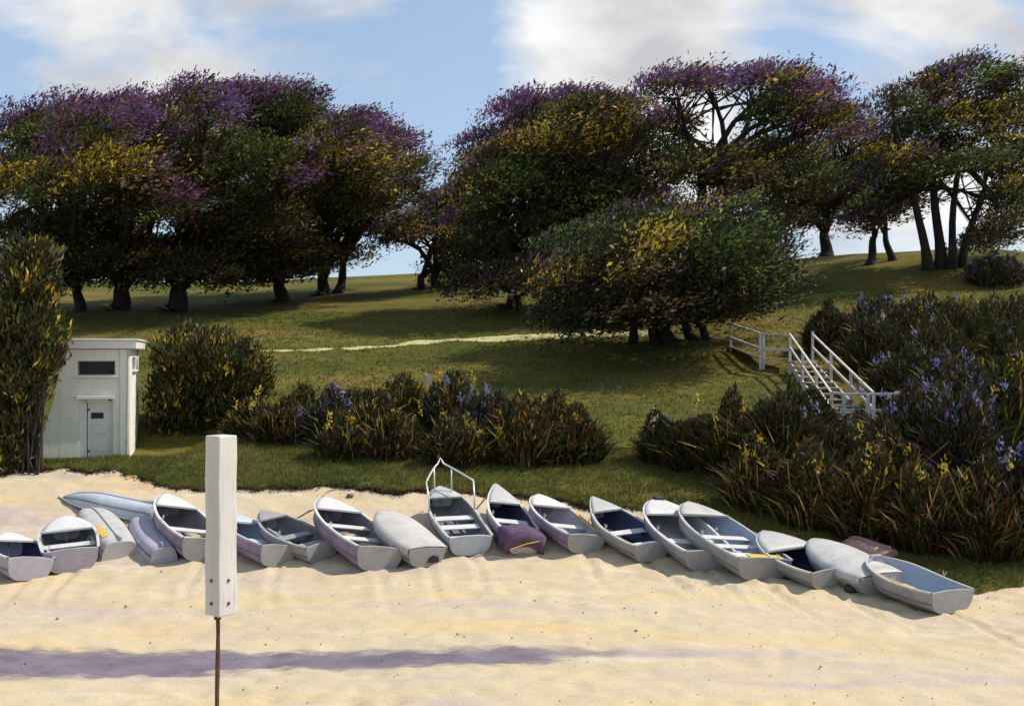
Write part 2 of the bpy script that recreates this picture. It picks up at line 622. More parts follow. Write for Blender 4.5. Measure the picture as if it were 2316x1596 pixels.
# keel grooves where the boats were dragged up
for spx, spy in ((62, 1312), (163, 1292), (452, 1268), (622, 1280), (850, 1290), (962, 1280), (1062, 1254), (1318, 1250), (1472, 1268), (1600, 1290), (1722, 1312), (1880, 1330), (2150, 1384)):
    q = at(spx, spy)
    dx = X - q.x - (q.y - Y) * (.18 + .05 * math.sin(spx)) - .05 * np.sin(Y * 2.1 + spx)
    on = sstep(q.y - 3.4, q.y - 1.2, Y) * (1 - sstep(q.y + .5, q.y + 1.2, Y))
    ft -= on * (.045 * np.exp(-(dx / .07) ** 2) - .022 * np.exp(-((np.abs(dx) - .17) / .08) ** 2))
Zs = Zs + np.where(near, rel + ft, 0)
Zs[-6:, :] -= np.linspace(0, .22, 6)[:, None]
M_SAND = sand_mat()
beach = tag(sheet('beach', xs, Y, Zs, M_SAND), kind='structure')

# grassy hill
ye = edge_y(xs)
offs = np.concatenate([[0, .03, .08, .15, .25], np.arange(.4, 12, .22), np.arange(12, 60, .8)])
rows = [ye + o for o in offs]
top = ye + offs[-1]
for s in (.05, .12, .2, .3, .45):
    rows.append(top + (160 - top) * s)
for y in (170, 220, 300, 600, 1500, 4000): rows.append(np.full_like(xs, float(y)))
Y = np.array(rows)
X = np.broadcast_to(xs, Y.shape)
lip = np.interp(np.minimum(Y - ye[None, :], 5), [0, .03, .15, .5, 5], [-.10, .05, .11, .09, .03])
Zg = H(X, Y) + lip + np.where(Y < 70, (vnoise(X, Y, .7, 5) - .5) * .10 + (vnoise(X, Y, 2.6, 6) - .5) * .18, 0) * sstep(0, .6, Y - ye[None, :])
M_TURF = turf_mat()
hill = tag(sheet('grassy_hill', xs, Y, Zg, M_TURF), kind='structure')


def HG(x, y):
    """height of the turf surface"""
    x = np.asarray(x, float); y = np.asarray(y, float)
    o = y - edge_y(x)
    l = np.interp(np.minimum(o, 5), [0, .03, .15, .5, 5], [-.10, .05, .11, .09, .03])
    return H(x, y) + l + np.where(y < 70, (vnoise(x, y, .7, 5) - .5) * .10 + (vnoise(x, y, 2.6, 6) - .5) * .18, 0) * sstep(0, .6, o)


# pale sandy path across the lawn
pp = [(590, 800, 2), (650, 796, 3), (720, 792, 3), (800, 787, 4), (880, 782, 4), (950, 776, 8), (1060, 770, 12), (1160, 765, 13), (1250, 761, 14), (1340, 757, 15), (1400, 756, 15), (1480, 757, 15)]
rows = []
for k in np.linspace(0, len(pp) - 1, 200):
    i = min(int(k), len(pp) - 2); f = k - i
    px, py, w = [a * (1 - f) + b * f for a, b in zip(pp[i], pp[i + 1])]
    a, b = at(px, py + w * .5), at(px, py - w * .5)
    a.y += .16 * math.sin(k * 5.7) + rng.normal(0, .06); b.y += .2 * math.sin(k * 4.3) + rng.normal(0, .06)
    rw = []
    for s in np.linspace(0, 1, 7):
        q = a.lerp(b, s)
        rw.append((q.x, q.y, float(HG(q.x, q.y)) + .035 - (.06 if s in (0, 1) else 0)))
    rows.append(rw)
M_PATH = paint('path_sand', (.52, .47, .22), .95, .25, 1.2, .6, (.2, .18, .06), .5)
tag(MB().grid(rows, flip=True).build('path', M_PATH, smooth=True), kind='structure')


# ------------------------------------------------------------------ leaves and blades
def unit(v):
    return v / np.maximum(np.linalg.norm(v, axis=1, keepdims=True), 1e-9)


def leaf_arrays(c, ax, nrm, ln, wd):
    """diamond leaf of length ln along ax, width wd, slightly folded"""
    ax = unit(ax)
    sd_ = unit(np.cross(ax, nrm))
    n2_ = np.cross(sd_, ax)
    ln = ln[:, None]; wd = wd[:, None]
    v0 = c - ax * ln * .5
    v1 = c + sd_ * wd * .5 + n2_ * ln * .06
    v2 = c + ax * ln * .5 - n2_ * ln * .08
    v3 = c - sd_ * wd * .5 + n2_ * ln * .06
    V = np.stack([v0, v1, v2, v3], 1).reshape(-1, 3)
    F = np.arange(len(c) * 4).reshape(-1, 4)
    return V, F


def blade_arrays(b, d, ln, wd, bend):
    """strap leaf: 3 joints, tapering, bending over by gravity"""
    d = unit(d)
    up = np.tile(np.array([[0, 0, 1.]]), (len(b), 1))
    s = unit(np.cross(d, up) + rng.normal(0, .35, b.shape))
    ln = ln[:, None]; wd = wd[:, None]; bend = bend[:, None]
    hz = d.copy(); hz[:, 2] = 0
    hz = unit(hz)
    p1 = b + d * ln * .55
    p2 = b + d * ln * .95 + hz * ln * bend * .6 - up * ln * bend * .45
    V = np.stack([b - s * wd * .4, b + s * wd * .4, p1 + s * wd * .5, p1 - s * wd * .5, p2], 1).reshape(-1, 3)
    n = len(b)
    o = (np.arange(n) * 5)[:, None]
    T = np.concatenate([o + np.array([[0, 1, 2]]), o + np.array([[0, 2, 3]]), o + np.array([[3, 2, 4]])], 0)
    return V, T


DARK = [(.030, .033, .011), (.022, .024, .009), (.042, .043, .013), (.024, .019, .011)]
OLIVE = [(.050, .055, .014), (.036, .038, .011), (.074, .074, .018), (.036, .031, .015), (.060, .046, .021)]
GREEN = [(.125, .185, .028), (.085, .125, .022), (.18, .235, .045)]
GOLD = [(.60, .40, .025), (.46, .32, .03), (.62, .47, .07)]
TAN = [(.34, .25, .13), (.27, .19, .105), (.22, .17, .08)]
PURP = [(.20, .085, .22), (.25, .08, .18), (.18, .125, .31), (.31, .085, .19), (.25, .17, .38), (.13, .055, .12), (.20, .09, .13)]
RUST = [(.13, .045, .022), (.09, .035, .022), (.16, .07, .035)]
LILAC = [(.24, .24, .46), (.32, .31, .52), (.20, .23, .50)]


def pick(pal, n):
    p = np.array(pal)
    return p[rng.integers(0, len(p), n)]


def tree(name, label, trunks, lobes, depth=None, dens=1.0, purple=.92, gold=.085, green=.14, tan=.06, stems=None, tr=.32, leaf=.245, group='trees on the hill', spread=(-3.6, 3.2), front=0, base=None):
    """trunks: [(px,py)] bases; lobes: [(px,py,rx,ry[,dy])] in survey units at the tree's own distance"""
    b = at(*trunks[0])
    if depth:
        b = ray(trunks[0][0], 798, depth); b.z = float(H(b.x, b.y))
    d0 = b.y
    root = empty(name, b)
    tag(root, label, 'tree', group)
    S = d0 / K
    lobes = list(lobes)
    if front:      # extra boughs added towards the shore to throw shade on the lawn
        lobes += [(lb[0] + 25, lb[1] + 12, lb[2] * .72, lb[3] * .7, -front * rng.uniform(.3, 1.1)) for lb in lobes if lb[1] < 520]
    L = []
    for i, lb in enumerate(lobes):
        dy = lb[4] if len(lb) > 4 else rng.uniform(*spread)
        c = np.array(ray(lb[0], lb[1], d0 + dy))
        L.append((c, np.array([lb[2] * S, .5 * (lb[2] + lb[3]) * S * 1.25, lb[3] * S])))
    ztop = max(c[2] + r[2] for c, r in L); zbot = min(c[2] - r[2] for c, r in L)
    # clusters of leaves on the lobes
    CC, CN, CL = [], [], []
    for i, (c, r) in enumerate(L):
        area = (r[0] * r[2] + r[0] * r[1] + r[1] * r[2]) * 4.2
        n = int(area * 1.8 * dens) + 6
        u = unit(rng.normal(size=(n, 3)))
        u[:, 2] = np.where(u[:, 2] < -.35, -u[:, 2] * .8, u[:, 2])
        u = u[(u[:, 1] < .25) | (rng.random(n) < .55)]
        n = len(u)
        rad = 1 - np.abs(rng.normal(0, .17, n))
        rad = np.where(rng.random(n) < .10, rad * rng.uniform(.4, .8, n), rad) + rng.normal(0, .07, n)
        # crown surface is lumpy, not an ellipsoid
        lump = 1 + .16 * np.sin(u[:, 0] * 5 + i) * np.sin(u[:, 2] * 6 + 2 * i) + .08 * np.sin(u[:, 1] * 9 + i * 3)
        CC.append(c + u * r * (rad * lump)[:, None]); CN.append(u); CL.append(np.full(n, i))
    CC = np.concatenate(CC); CN = np.concatenate(CN)
    nC = len(CC)
    hf = (CC[:, 2] - zbot) / (ztop - zbot)
    per = 50
    n = nC * per
    idx = np.repeat(np.arange(nC), per)
    g = np.clip(rng.normal(size=(n, 3)), -1.7, 1.7) * np.array([.62, .48, .20])
    g[:, 2] += g[:, 0] * .34 - .10 * (g[:, 0] ** 2)
    csz = rng.uniform(.7, 1.25, nC)
    P = CC[idx] + g * csz[idx][:, None]
    ax = unit(CN[idx] * .7 + rng.normal(0, .5, (n, 3)) + np.array([.7, 0, .35]))
    nr = unit(rng.normal(0, .7, (n, 3)) + CN[idx] * .5 + np.array([0, 0, .5]))
    ln = rng.uniform(.42, 1.5, n) * leaf * rng.uniform(.75, 1.25, nC)[idx]
    wd = ln * rng.uniform(.22, .46, n)
    # colour: own tone per spray, plus sunlit highlights painted in gold and green
    r = rng.random(nC)
    top = np.zeros(nC)
    ztree = np.zeros(nC)
    for c, rr in L:
        ztree = np.maximum(ztree, np.where(np.abs(CC[:, 0] - c[0]) < rr[0], c[2] + rr[2] * np.sqrt(np.maximum(1 - ((CC[:, 0] - c[0]) / rr[0]) ** 2, 0)), 0))
    dtop = (ztree - CC[:, 2])
    pn = .7 * vnoise(CC[:, 0], CC[:, 2] * 1.5, 2.6, 11) + .3 * vnoise(CC[:, 0], CC[:, 2], .9, 12)
    pprob = purple * np.clip(1.35 - dtop / 1.9 + (pn - .5) * 1.2, 0.015, 1)
    theme = np.where(r < pprob, 1, 0)
    r2 = rng.random(nC)
    theme = np.where((theme == 0) & (r2 < gold * 8.0 * (pn > .57) * np.clip((hf - .28) * 4, .05, 1)), 2, theme)  # gold highlights thin out low down, so the painted underside stays dark
    theme = np.where((theme == 0) & (r2 > 1 - green * 3.4 * (pn < .45) * np.clip((hf - .2) * 4, .15, 1)), 3, theme)  # green highlights follow height in the same way
    theme = np.where((theme == 0) & (r2 > .4) & (r2 < .4 + tan * 5 * (pn > .52)), 4, theme)
    cl = pick(base or OLIVE, n)
    for k, pal in ((1, PURP), (2, GOLD), (3, GREEN), (4, TAN)):
        ctone = pick(pal, nC)
        mk = theme[idx] == k
        keep = rng.random(n) < (.82 if k != 2 else .62)
        cl = np.where((mk & keep)[:, None], .6 * ctone[idx] + .4 * pick(pal, n), cl)
    cl = cl * rng.uniform(.7, 1.3, (n, 1))
    V, F = leaf_arrays(P, ax, nr, ln, wd)
    np_mesh('crown', V - np.array(b), F, M_LEAF, root, np.repeat(cl, 4, 0))
    # trunks and limbs
    tgt = [c for c, _ in L]
    for k, t in enumerate(trunks):
        tb = at(*t) if not depth else ray(t[0], 798, depth)
        tb.y = b.y + (.4 * (k % 2) if k else 0)
        tb.x = (t[0] - CX) / K * tb.y
        tb.z = float(H(tb.x, tb.y)) - .25
        mb = MB()
        mine = [c for i, c in enumerate(tgt) if i % len(trunks) == k] or [tgt[0]]
        fork = Vector((tb.x * .8 + np.mean([c[0] for c in mine]) * .2, tb.y, tb.z + (zbot - tb.z) * .55 + 1.1))
        if stems: fork = Vector(ray(stems[k][0], stems[k][1], tb.y))
        r0 = 1.15 * (tr if not isinstance(tr, (list, tuple)) else tr[k])
        pts, rad = [], []
        for s in np.linspace(0, 1, 7):
            q = tb.lerp(fork, s) + Vector((.10 * math.sin(s * 5 + k), .08 * math.sin(s * 4 + 2 * k), 0)) * (s > 0)
            pts.append(q); rad.append(r0 * (1.55 - 1.0 * min(s * 4, 1) * .55 - .38 * s))
        mb.tube(pts, rad, 10)
        for c in mine:
            e = Vector(c)
            mid = fork.lerp(e, .5) + Vector((rng.normal(0, .3), rng.normal(0, .3), .5))
            pl = [fork.lerp(mid, 0), fork.lerp(mid, .55) + Vector((0, 0, .12)), mid, mid.lerp(e, .55) + Vector((0, 0, .1)), e]
            mb.tube(pl, [r0 * .55, r0 * .45, r0 * .34, r0 * .22, r0 * .1], 7)
            near_c = CC[np.argsort(np.linalg.norm(CC - c, axis=1))[::15][:15]]
            for q in near_c:
                q = Vector(q)
                s0 = mid.lerp(e, rng.uniform(0, .9))
                mb.tube([s0, s0.lerp(q, .5) + Vector((rng.normal(0, .15), rng.normal(0, .15), .15)), q], [r0 * .17, r0 * .1, .015], 5)
        mb.build('trunk', M_BARK, root, smooth=True, off=b)
    return root


G1 = 'trees on the hill'
tree('tree', 'leftmost big tree with purple blossom top, crown cut by the left picture edge', [(178, 706)],
     [(85, 315, 95, 75), (40, 420, 105, 100), (180, 290, 95, 75), (150, 410, 120, 100), (95, 540, 110, 75), (190, 530, 90, 80), (40, 600, 70, 55), (120, 610, 80, 50), (180, 600, 70, 50, -4), (120, 645, 60, 25, -3)], tr=.36, front=12)
tree('tree', 'big dark tree behind the white hut with thick trunk, second from left', [(266, 702)],
     [(290, 290, 110, 80), (250, 400, 120, 100), (340, 460, 120, 100), (240, 545, 105, 75), (330, 580, 90, 55), (300, 600, 80, 45, -5), (220, 625, 70, 32, 3), (325, 635, 60, 26, -3)], tr=.58, front=12)
tree('tree', 'tall dark tree with purple crest above the round bush beside the hut', [(392, 704)],
     [(440, 255, 90, 80), (420, 370, 120, 95), (480, 490, 115, 95), (390, 590, 110, 55), (500, 590, 100, 60), (440, 610, 80, 40, -5), (330, 622, 50, 30, 2), (470, 635, 80, 28, -3)], tr=.62, front=12)
tree('tree', 'tall purple topped tree in the middle of the left grove', [(636, 682)],
     [(570, 258, 95, 75), (640, 260, 90, 75), (590, 380, 125, 105), (570, 510, 120, 100), (640, 580, 95, 60), (560, 610, 90, 50, -4), (520, 560, 80, 60), (570, 630, 60, 26, 2), (660, 620, 60, 26, -3)], tr=.48, front=12)
tree('tree', 'tree with gold flecks and curved trunk on the right of the left grove', [(725, 668)],
     [(730, 330, 100, 85), (700, 430, 110, 90), (790, 420, 95, 85), (720, 520, 110, 80), (690, 590, 85, 50), (790, 330, 70, 60), (770, 580, 60, 40), (720, 600, 60, 40, -4)], tr=.45, front=12)
tree('tree', 'purple crowned tree leaning over the gap of sky at the end of the left grove', [(762, 664)],
     [(880, 345, 85, 60), (925, 395, 70, 45), (850, 430, 85, 70), (900, 440, 60, 40), (800, 500, 70, 60), (820, 285, 60, 40), (850, 480, 60, 50, -8), (820, 400, 70, 60, -9)], tr=.3, purple=.95)
tree('tree', 'small forked tree standing on the lawn in the gap between the groves', [(944, 655), (986, 655)],
     [(955, 530, 90, 55), (890, 540, 60, 38), (1035, 480, 60, 65), (1050, 570, 70, 60), (1020, 620, 60, 40), (990, 470, 45, 40)], tr=[.3, .36], purple=.25)
tree('tree', 'broad purple crested tree on the left of the middle grove', [(1150, 700)],
     [(1110, 345, 68, 70), (1195, 265, 88, 62), (1300, 250, 90, 55), (1120, 430, 105, 90), (1240, 360, 120, 85), (1190, 530, 115, 90), (1110, 600, 85, 70), (1370, 320, 90, 80), (1330, 440, 110, 90), (1240, 620, 100, 70), (1390, 250, 60, 35), (1290, 520, 100, 90), (1080, 520, 70, 70), (1080, 650, 70, 45, -3), (1180, 640, 100, 55, -4), (1420, 480, 90, 90)], tr=.5, front=7)
tree('tree', 'tallest open branched tree of the middle grove with sky showing through', [(1600, 690), (1655, 690)],
     [(1530, 205, 90, 45), (1600, 190, 60, 30), (1750, 195, 100, 45), (1700, 180, 50, 30), (1790, 270, 95, 75), (1500, 290, 70, 50), (1590, 400, 130, 70), (1740, 370, 110, 65), (1870, 290, 70, 55), (1460, 390, 100, 80), (1850, 220, 50, 40), (1900, 270, 45, 30), (1680, 440, 110, 70), (1800, 430, 90, 60), (1760, 520, 70, 50)],
     stems=[(1590, 400), (1650, 400)], depth=62, tr=.34)
tree('tree', 'wide dark tree with several trunks shading the lawn by the stairs', [(1420, 782), (1480, 788), (1522, 788), (1580, 776), (1612, 764)],
     [(1345, 590, 100, 80), (1305, 665, 75, 60), (1450, 520, 130, 75), (1600, 520, 130, 75), (1560, 620, 145, 85), (1700, 600, 90, 85), (1410, 680, 110, 60), (1650, 680, 115, 50), (1300, 560, 72, 55), (1500, 690, 100, 50, -6), (1310, 730, 60, 26), (1735, 650, 55, 42), (1350, 700, 90, 55, -7), (1600, 700, 100, 50, -7), (1450, 600, 120, 80, -8), (1620, 600, 110, 80, -8), (1530, 540, 120, 60, -4), (1275, 690, 45, 45, -3), (1300, 715, 62, 45, -5), (1350, 735, 80, 38, -7), (1700, 665, 75, 42, -5), (1620, 705, 80, 28, -7), (1480, 700, 80, 30, -8), (1260, 620, 52, 60, -2), (1325, 640, 75, 75, -7), (1690, 640, 90, 60, -7)],
     purple=.14, gold=.07, green=.12, tan=.03, leaf=.20, dens=1.25, base=DARK, tr=[.24, .3, .34, .26, .2], spread=(-4, 2))
tree('tree', 'spreading tree with orange and gold leaves on the right crest', [(1868, 556)],
     [(1850, 400, 105, 65), (1950, 430, 90, 60), (1800, 470, 80, 45), (1930, 330, 85, 60), (1760, 420, 70, 55), (1890, 480, 90, 35), (1990, 380, 70, 60), (1800, 500, 60, 35)], tr=.42, tan=.22, gold=.14, purple=.6)
tree('tree', 'slender twin trunked tree on the bare right crest', [(1966, 598), (2018, 600)],
     [(2000, 480, 80, 50), (1955, 505, 55, 38), (2060, 440, 70, 60), (2010, 400, 60, 50)], tr=[.26, .22], purple=.3)
tree('tree', 'far right tree with fanned bare trunks and dark purple crown', [(2100, 612), (2128, 616), (2150, 616), (2172, 612)],
     [(2080, 220, 75, 50), (2190, 185, 105, 50), (2265, 240, 70, 80), (2050, 300, 55, 45), (2150, 290, 100, 65), (2285, 400, 50, 100), (2050, 390, 60, 60), (2270, 530, 60, 60), (2020, 240, 40, 28), (2200, 380, 80, 40), (2120, 350, 80, 45), (2290, 300, 60, 80), (2290, 470, 50, 70), (2230, 560, 60, 40)],
     stems=[(2068, 430), (2112, 400), (2165, 390), (2225, 420)], tr=[.24, .26, .2, .2], purple=.42)


def bush(name, label, base, lobes, leaf=.22, pal=None, dens=1.0, group='shrubs', up=.8, flowers=None, cat='shrub'):
    """rounded shrub: upright little leaves on short stems"""
    b = at(*base)
    root = tag(empty(name, b), label, cat, group)
    S = b.y / K
    CC, CN = [], []
    mb = MB()
    for lb in lobes:
        c = np.array(ray(lb[0], lb[1], b.y + (lb[4] if len(lb) > 4 else 0)))
        r = np.array([lb[2] * S, .5 * (lb[2] + lb[3]) * S, lb[3] * S])
        n = int((r[0] * r[2] + r[0] * r[1] + r[1] * r[2]) * 4.2 * 9 * dens) + 10
        u = unit(rng.normal(size=(n, 3)))
        rad = 1 - np.abs(rng.normal(0, .2, n)) + rng.normal(0, .06, n)
        CC.append(c + u * r * rad[:, None]); CN.append(u)
        for k in range(7):
            e = Vector(c + rng.normal(0, .4, 3) * r)
            s0 = b + Vector((rng.normal(0, .15), rng.normal(0, .15), -.1))
            mb.tube([s0, s0.lerp(e, .5) + Vector((0, 0, .2)), e], [.035, .025, .010], 5)
    CC = np.concatenate(CC); CN = np.concatenate(CN)
    gz = H(CC[:, 0], CC[:, 1])
    ok = CC[:, 2] > gz
    CC, CN = CC[ok], CN[ok]
    per = 16
    idx = np.repeat(np.arange(len(CC)), per)
    n = len(idx)
    P = CC[idx] + rng.normal(size=(n, 3)) * np.array([.13, .13, .16]) * (leaf / .22)
    ax = unit(CN[idx] * .6 + rng.normal(0, .4, (n, 3)) + np.array([.15, 0, up]))
    nr = rng.normal(size=(n, 3))
    ln = rng.uniform(.6, 1.4, n) * leaf
    pal = pal or [(OLIVE, .70), (GREEN, .16), (GOLD, .07), (TAN, .07)]
    th = rng.choice(len(pal), len(CC), p=np.array([w for _, w in pal]) / sum(w for _, w in pal))
    cl = pick(OLIVE, n)
    for k, (pl, _) in enumerate(pal):
        mk = (th[idx] == k) & (rng.random(n) < .75)
        cl = np.where(mk[:, None], pick(pl, n), cl)
    cl *= rng.uniform(.7, 1.3, (n, 1))
    V, F = leaf_arrays(P, ax, nr, ln, ln * rng.uniform(.2, .34, n))
    np_mesh('foliage', V - np.array(b), F, M_LEAF, root, np.repeat(cl, 4, 0))
    mb.build('stem', M_BARK, root, off=b)
    return root


bush('tall_shrub', 'tall narrow evergreen shrub left of the white hut with pale green tips', (70, 1062),
     [(60, 640, 70, 60), (50, 730, 88, 75), (45, 830, 74, 85), (15, 930, 58, 85), (5, 1010, 45, 60), (90, 790, 50, 55), (75, 580, 50, 40), (25, 1015, 38, 45), (40, 950, 42, 60)], leaf=.22, dens=1.5,
     pal=[(OLIVE, .72), (GREEN, .17), (TAN, .06), (GOLD, .05)], up=1.1)
bush('evergreen_bush', 'round dark bush with gold tips right of the white hut', (470, 965),
     [(430, 800, 85, 65), (500, 830, 95, 80), (410, 890, 75, 85), (555, 850, 60, 70), (480, 910, 90, 60), (385, 940, 45, 60), (372, 985, 42, 36), (430, 965, 60, 40), (530, 930, 60, 45)], leaf=.19, dens=1.7,
     pal=[(OLIVE, .74), (GREEN, .10), (GOLD, .10), (TAN, .06)], up=1.0)


def shrub(name, label, base, w, h, kind=0, n=900, group='shrubs'):
    """flax-like clump: strap leaves fanning from the ground, coloured twigs, flower heads"""
    b = at(*base)
    root = tag(empty(name, b), label, 'shrub', group)
    S = b.y / K
    W, Hh = w * S * .5, h * S
    nb = int(n * .55)
    a = rng.uniform(0, 2 * math.pi, nb)
    rr = np.sqrt(rng.random(nb))
    bx = b.x + np.cos(a) * rr * W * .8
    by = b.y + np.sin(a) * rr * W * .55
    bz = H(bx, by)
    lean = np.stack([np.cos(a) * rr * .55, np.sin(a) * rr * .45, np.ones(nb)], 1) + rng.normal(0, .22, (nb, 3))
    lean[:, 2] = np.abs(lean[:, 2])
    ln = Hh * (1.02 - .42 * rr ** 2) * rng.uniform(.45, 1.08, nb)
    # short leaves start higher so that the clump is leafy through its height
    lift = rng.random(nb) ** 1.5 * .45 * Hh * (rng.random(nb) < .6)
    sc = np.where(lift > 0, .6, 1)
    V, T = blade_arrays(np.stack([bx, by, bz + lift - .05], 1), lean, ln * sc, rng.uniform(.02, .05, nb) * (1 + .2 * Hh), rng.uniform(.05, .5, nb))
    pals = {0: [(OLIVE, .76), (GREEN, .08), (RUST, .10), (GOLD, .03), (TAN, .03)],
            1: [(OLIVE, .70), (RUST, .19), (GOLD, .03), (TAN, .05), (GREEN, .03)],
            2: [(OLIVE, .80), (LILAC, .025), (GREEN, .07), (RUST, .07), (PURP, .035)],
            3: [(OLIVE, .78), (GREEN, .10), (GOLD, .03), (RUST, .09)],
            4: [(OLIVE, .70), (GOLD, .08), (LILAC, .05), (GREEN, .12), (RUST, .05)]}[kind]
    th = rng.choice(len(pals), nb, p=np.array([q for _, q in pals]) / sum(q for _, q in pals))
    cl = pick(OLIVE, nb)
    for k, (pl, _) in enumerate(pals):
        cl = np.where((th == k)[:, None], pick(pl, nb), cl)
    cl *= rng.uniform(.65, 1.3, (nb, 1))
    # leafy sprigs between the straps
    ns = int(n * 3.0)
    u = unit(rng.normal(size=(ns, 3))) * (rng.random((ns, 1)) ** .4)
    c2 = np.stack([b.x + u[:, 0] * W * .95, b.y + u[:, 1] * W * .75, np.zeros(ns)], 1)
    lumps = 1 + .22 * np.sin(c2[:, 0] * 5.1 + b.x) * np.sin(c2[:, 1] * 4.3 + b.y)
    c2[:, 2] = H(c2[:, 0], c2[:, 1]) + Hh * (.44 + .46 * u[:, 2]) * (1 - .30 * (u[:, 0] ** 2)) * lumps
    l2 = rng.uniform(.08, .30, ns)
    V2, F2 = leaf_arrays(c2, u * .5 + rng.normal(0, .4, (ns, 3)) + np.array([.1, 0, .8]), rng.normal(size=(ns, 3)), l2, l2 * rng.uniform(.22, .4, ns))
    T2 = np.concatenate([F2[:, [0, 1, 2]], F2[:, [0, 2, 3]]], 0) + len(V)
    c2l = pick(OLIVE * 3 + [GREEN[1], RUST[1], RUST[2]] + {0: [GREEN[0], GOLD[1]], 1: RUST[:2] + [TAN[1], GOLD[1]], 2: [LILAC[0], PURP[2]], 3: [OLIVE[1], OLIVE[3]], 4: [GREEN[0], GOLD[0]]}[kind], ns) * rng.uniform(.6, 1.25, (ns, 1))
    V = np.concatenate([V, V2]); T = np.concatenate([T, T2])
    np_mesh('foliage', V - np.array(b), T, M_LEAF, root, np.concatenate([np.repeat(cl, 5, 0), np.repeat(c2l, 4, 0)]))
    # bare twigs
    mb = MB()
    for k in range(7):
        x0, y0 = b.x + rng.normal(0, W * .4), b.y - rng.uniform(0, W * .5)
        z0 = float(H(x0, y0))
        tip = Vector((x0 + rng.normal(0, W * .5), y0 - rng.uniform(.1, .5), z0 + Hh * rng.uniform(.5, .95)))
        s0 = Vector((x0, y0, z0 - .05))
        mb.tube([s0, s0.lerp(tip, .5) + Vector((rng.normal(0, .12), 0, .1)), tip], [.018, .014, .007], 5)
    mb.build('twigs', M_TWIG if kind in (0, 1, 4) else M_BARK, root, off=b)['kind'] = 'stuff'
    # flower heads: little petals in loose heads near the top
    fl = {0: GOLD, 1: GOLD, 2: LILAC, 3: [(.5, .42, .4), (.45, .2, .2), (.3, .3, .5)], 4: LILAC + GOLD}[kind]
    nh = {0: 5, 1: 5, 2: 7, 3: 2, 4: 9}[kind]
    hx = b.x + rng.normal(0, W * .55, nh); hy = b.y - rng.uniform(-.1, .7, nh) * W * .7
    hz = H(hx, hy) + Hh * rng.uniform(.45, 1.0, nh)
    pc = np.repeat(np.stack([hx, hy, hz], 1), 16, 0)
    m = len(pc)
    pc = pc + rng.normal(size=(m, 3)) * np.array([.05, .05, .10])
    V, F = leaf_arrays(pc, rng.normal(0, .5, (m, 3)) + np.array([0, 0, .9]), rng.normal(size=(m, 3)), rng.uniform(.07, .15, m), rng.uniform(.03, .06, m))
    ht = np.repeat(pick(fl, nh), 16, 0) * rng.uniform(.8, 1.2, (m, 1))
    np_mesh('flowers', V - np.array(b), F, M_PETAL, root, np.repeat(ht, 4, 0))['kind'] = 'stuff'
    return root


M_TWIG = paint('dry_twig', (.34, .23, .05), .8, .3, 10, .3)
GA, GB, GC = 'shrubs across the lawn', 'shrubs on the right bank', 'shrubs above the stairs'
for lb, bs, w, h, k in (
    ('low dark shrub at the left end of the lawn shrubbery, behind the white marker post', (575, 990), 140, 85, 0),
    ('dark shrub with bluish leaves, second from left at the back of the lawn shrubbery', (680, 985), 150, 110, 0),
    ('green shrub with gold flecks at the middle back of the lawn shrubbery', (800, 985), 150, 115, 0),
    ('leafy shrub at the highest back point of the lawn shrubbery', (910, 985), 150, 138, 0),
    ('shrub with gold crest at the back right of the lawn shrubbery', (1020, 990), 150, 148, 4),
    ('small shrub with yellow stalks at the front left of the lawn shrubbery', (775, 1040), 120, 105, 0),
    ('rusty brown shrub at the front of the lawn shrubbery left of the railed dinghy', (890, 1040), 150, 110, 1),
    ('rusty shrub with a looping yellow twig above the railed dinghy', (1040, 1058), 160, 120, 1),
    ('tall rust coloured shrub with dry yellow twigs right of the railed dinghy', (1180, 1052), 170, 165, 1),
    ('rust and gold shrub at the right end of the lawn shrubbery', (1300, 1045), 150, 125, 1),
    ('low rusty shrub on the grass directly right of the white marker post', (630, 1005), 130, 95, 1),
    ('dark shrub with a bluish crest in the left half of the lawn shrubbery', (745, 1005), 130, 125, 2),
    ('dark brown shrub in the very middle of the lawn shrubbery', (855, 1015), 140, 130, 1),
    ('dark shrub with small blue flowers above the bow of the railed dinghy', (1100, 1020), 140, 150, 2),
    ('dry twiggy shrub between the two rightmost of the lawn shrubbery', (1245, 1030), 130, 140, 1)):
    shrub('shrub', lb, bs, w * 1.05, h * 1.02, k, 1800, GA)
for lb, bs, w, h, k in (
    ('small dark shrub at the left tip of the right bank shrubbery', (1500, 1045), 90, 100, 3),
    ('dark shrub with pale flowers, second from left on the right bank', (1570, 1060), 120, 110, 3),
    ('green shrub with yellow stalks on the bank left of the stair foot', (1660, 1075), 140, 150, 0),
    ('tall dark shrub just left of the lower stair landing', (1770, 1090), 160, 190, 3),
    ('brownish shrub low on the bank behind the two widest dinghies', (1720, 1150), 150, 130, 1),
    ('dark shrub directly below the lower stair landing', (1890, 1120), 150, 130, 3),
    ('dark brown shrub on the bank below the stairs, nearest the boats', (1840, 1185), 170, 150, 1),
    ('dark shrub with lilac flowers right of the lower landing', (2060, 1090), 170, 180, 2),
    ('dark reddish shrub on the bank behind the last boats', (1970, 1215), 170, 170, 1),
    ('dense dark shrub with lilac flecks at the right of the bank', (2180, 1120), 190, 210, 2),
    ('shrub with gold and lilac heads at the right picture edge', (2290, 1100), 160, 240, 4),
    ('dark reddish shrub above the grass behind the last boat', (2100, 1245), 180, 170, 1),
    ('dark shrub with rust leaves in the lower right corner of the bank', (2230, 1265), 180, 190, 1),
    ('dark shrub cut by the right picture edge low on the bank', (2320, 1265), 130, 230, 2)):
    shrub('shrub', lb, bs, w * 1.12, h * 1.25, k, 2400, GB)
